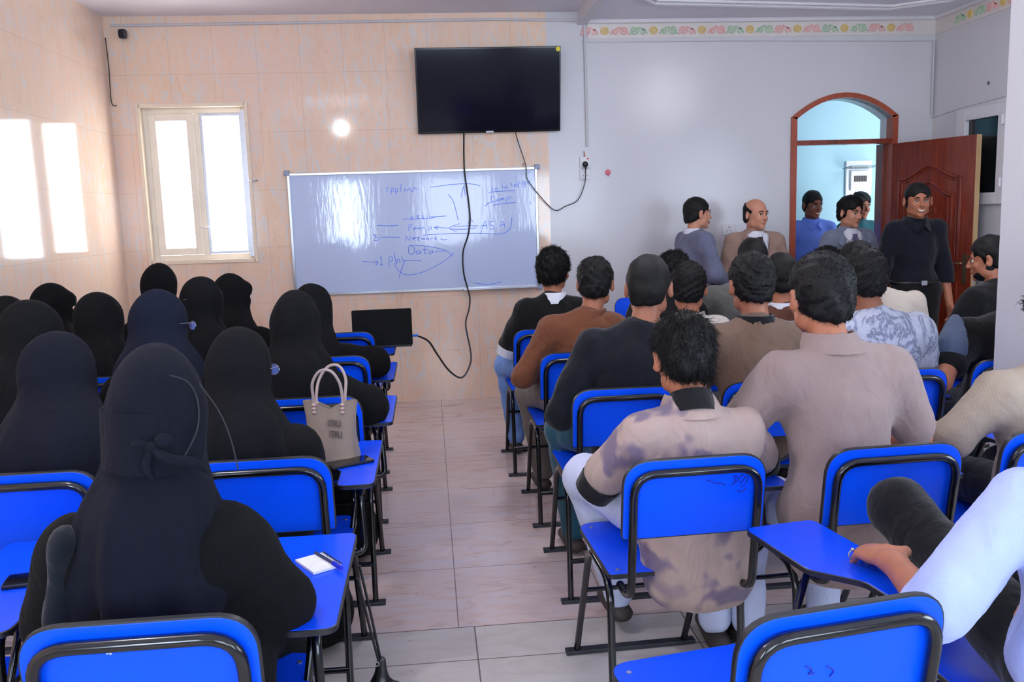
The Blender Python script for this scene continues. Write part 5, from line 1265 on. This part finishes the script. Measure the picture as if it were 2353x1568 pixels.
# dark bag hanging in the aisle
hg = empty('hanging_bag', tuple(atY(872, 1520, 2.12))); tag(hg, 'black drawstring bag hanging into the aisle from the nearest left tablet', 'bag')
f = Field(np.array([-.2, -.15, -.36]), np.array([.2, .15, .04]), .009); f.cap((0, 0, 0), (0, 0, -.20), .012, .10, .03, fl=((0, 1, 0), .6)); f.cap((0, 0, -.20), (0, 0, -.26), .105, .10, .03, fl=((0, 1, 0), .6)); f.wave(.004, 45, 3); f.obj('bag_body', solid('black_glossy_cloth', (14, 16, 17), .28, vary=.2), hg)
tp_ = atZ(822, 1330, .70) - hg.location; tp2 = atZ(826, 1300, .70) - hg.location
MB().tube([(0, 0, -.01), tp_ * .5 + Vector((0, 0, -.01)), tp_], .0035, 6).tube([(.005, 0, -.01), tp2 * .5 + Vector((.006, 0, -.02)), tp2], .0035, 6).build('drawstring', blk, hg, True)
MB().tube([(-.006 + .006 * math.cos(a), -.014, .0 + .006 * math.sin(a)) for a in np.linspace(0, 6.28, 11)[:-1]], .0012, 5, False, closed=True).build('metal_ring', steel, hg, True)
# scribble on the chair back of the tie-dye man, specks on the nearest chairs
def on_back(chair_o, recs, mat, nm, r=.0013):
    bp = [k for k in bpy.data.objects if k.parent == chair_o and k.name.startswith('backrest')][0]
    bpy.context.view_layer.update(); mw = chair_o.matrix_world; inv = mw.inverted()
    tilt = Matrix.Rotation(math.radians(8), 4, 'X'); base_ = mw @ Matrix.Translation((0, 0.045, .672)) @ tilt
    nrm = (base_.to_3x3() @ Vector((0, -1, 0))).normalized(); pt = base_ @ Vector((0, -.0082, 0)); b = MB()
    for st_ in recs:
        q = []
        for px, py in st_:
            w = Vector([float(v) for v in ray(px, py)]); o_ = Vector((0, 0, CAMH)); t = (pt - o_).dot(nrm) / w.dot(nrm); q.append(inv @ (o_ + w * t))
        b.tube(q, r, 5, True, sub=3)
    b.build(nm, mat, bp, True)
cD = [o for o in bpy.data.objects if 'scribbled' in o.get('label', '')][0]
on_back(cD, [[(1622, 1104), (1636, 1107), (1645, 1112), (1655, 1110), (1667, 1116)], [(1682, 1116), (1690, 1104), (1686, 1098), (1692, 1094), (1697, 1104), (1688, 1110)], [(1700, 1100), (1706, 1092), (1712, 1098), (1706, 1106), (1700, 1112)], [(1712, 1112), (1718, 1100), (1714, 1094)], [(1694, 1128), (1704, 1131), (1714, 1122)], [(1700, 1118), (1712, 1116)]], flat('faded_ink', (16, 30, 150), .5), 'pen_scribble')
cE = [o for o in bpy.data.objects if 'bottom right' in o.get('label', '')][0]
on_back(cE, [[(1852, 1532), (1866, 1540), (1858, 1550), (1872, 1548)], [(1900, 1532), (1916, 1542), (1906, 1556)]], flat('faded_ink', (16, 30, 150), .5), 'pen_scribble')
cW = [o for o in bpy.data.objects if 'bottom left, behind' in o.get('label', '')][0]
on_back(cW, [[(245, 1503), (250, 1500), (256, 1504)], [(549, 1532), (556, 1534), (552, 1545)]], flat('chip_white', (200, 215, 240), .6), 'paint_chip', .002)
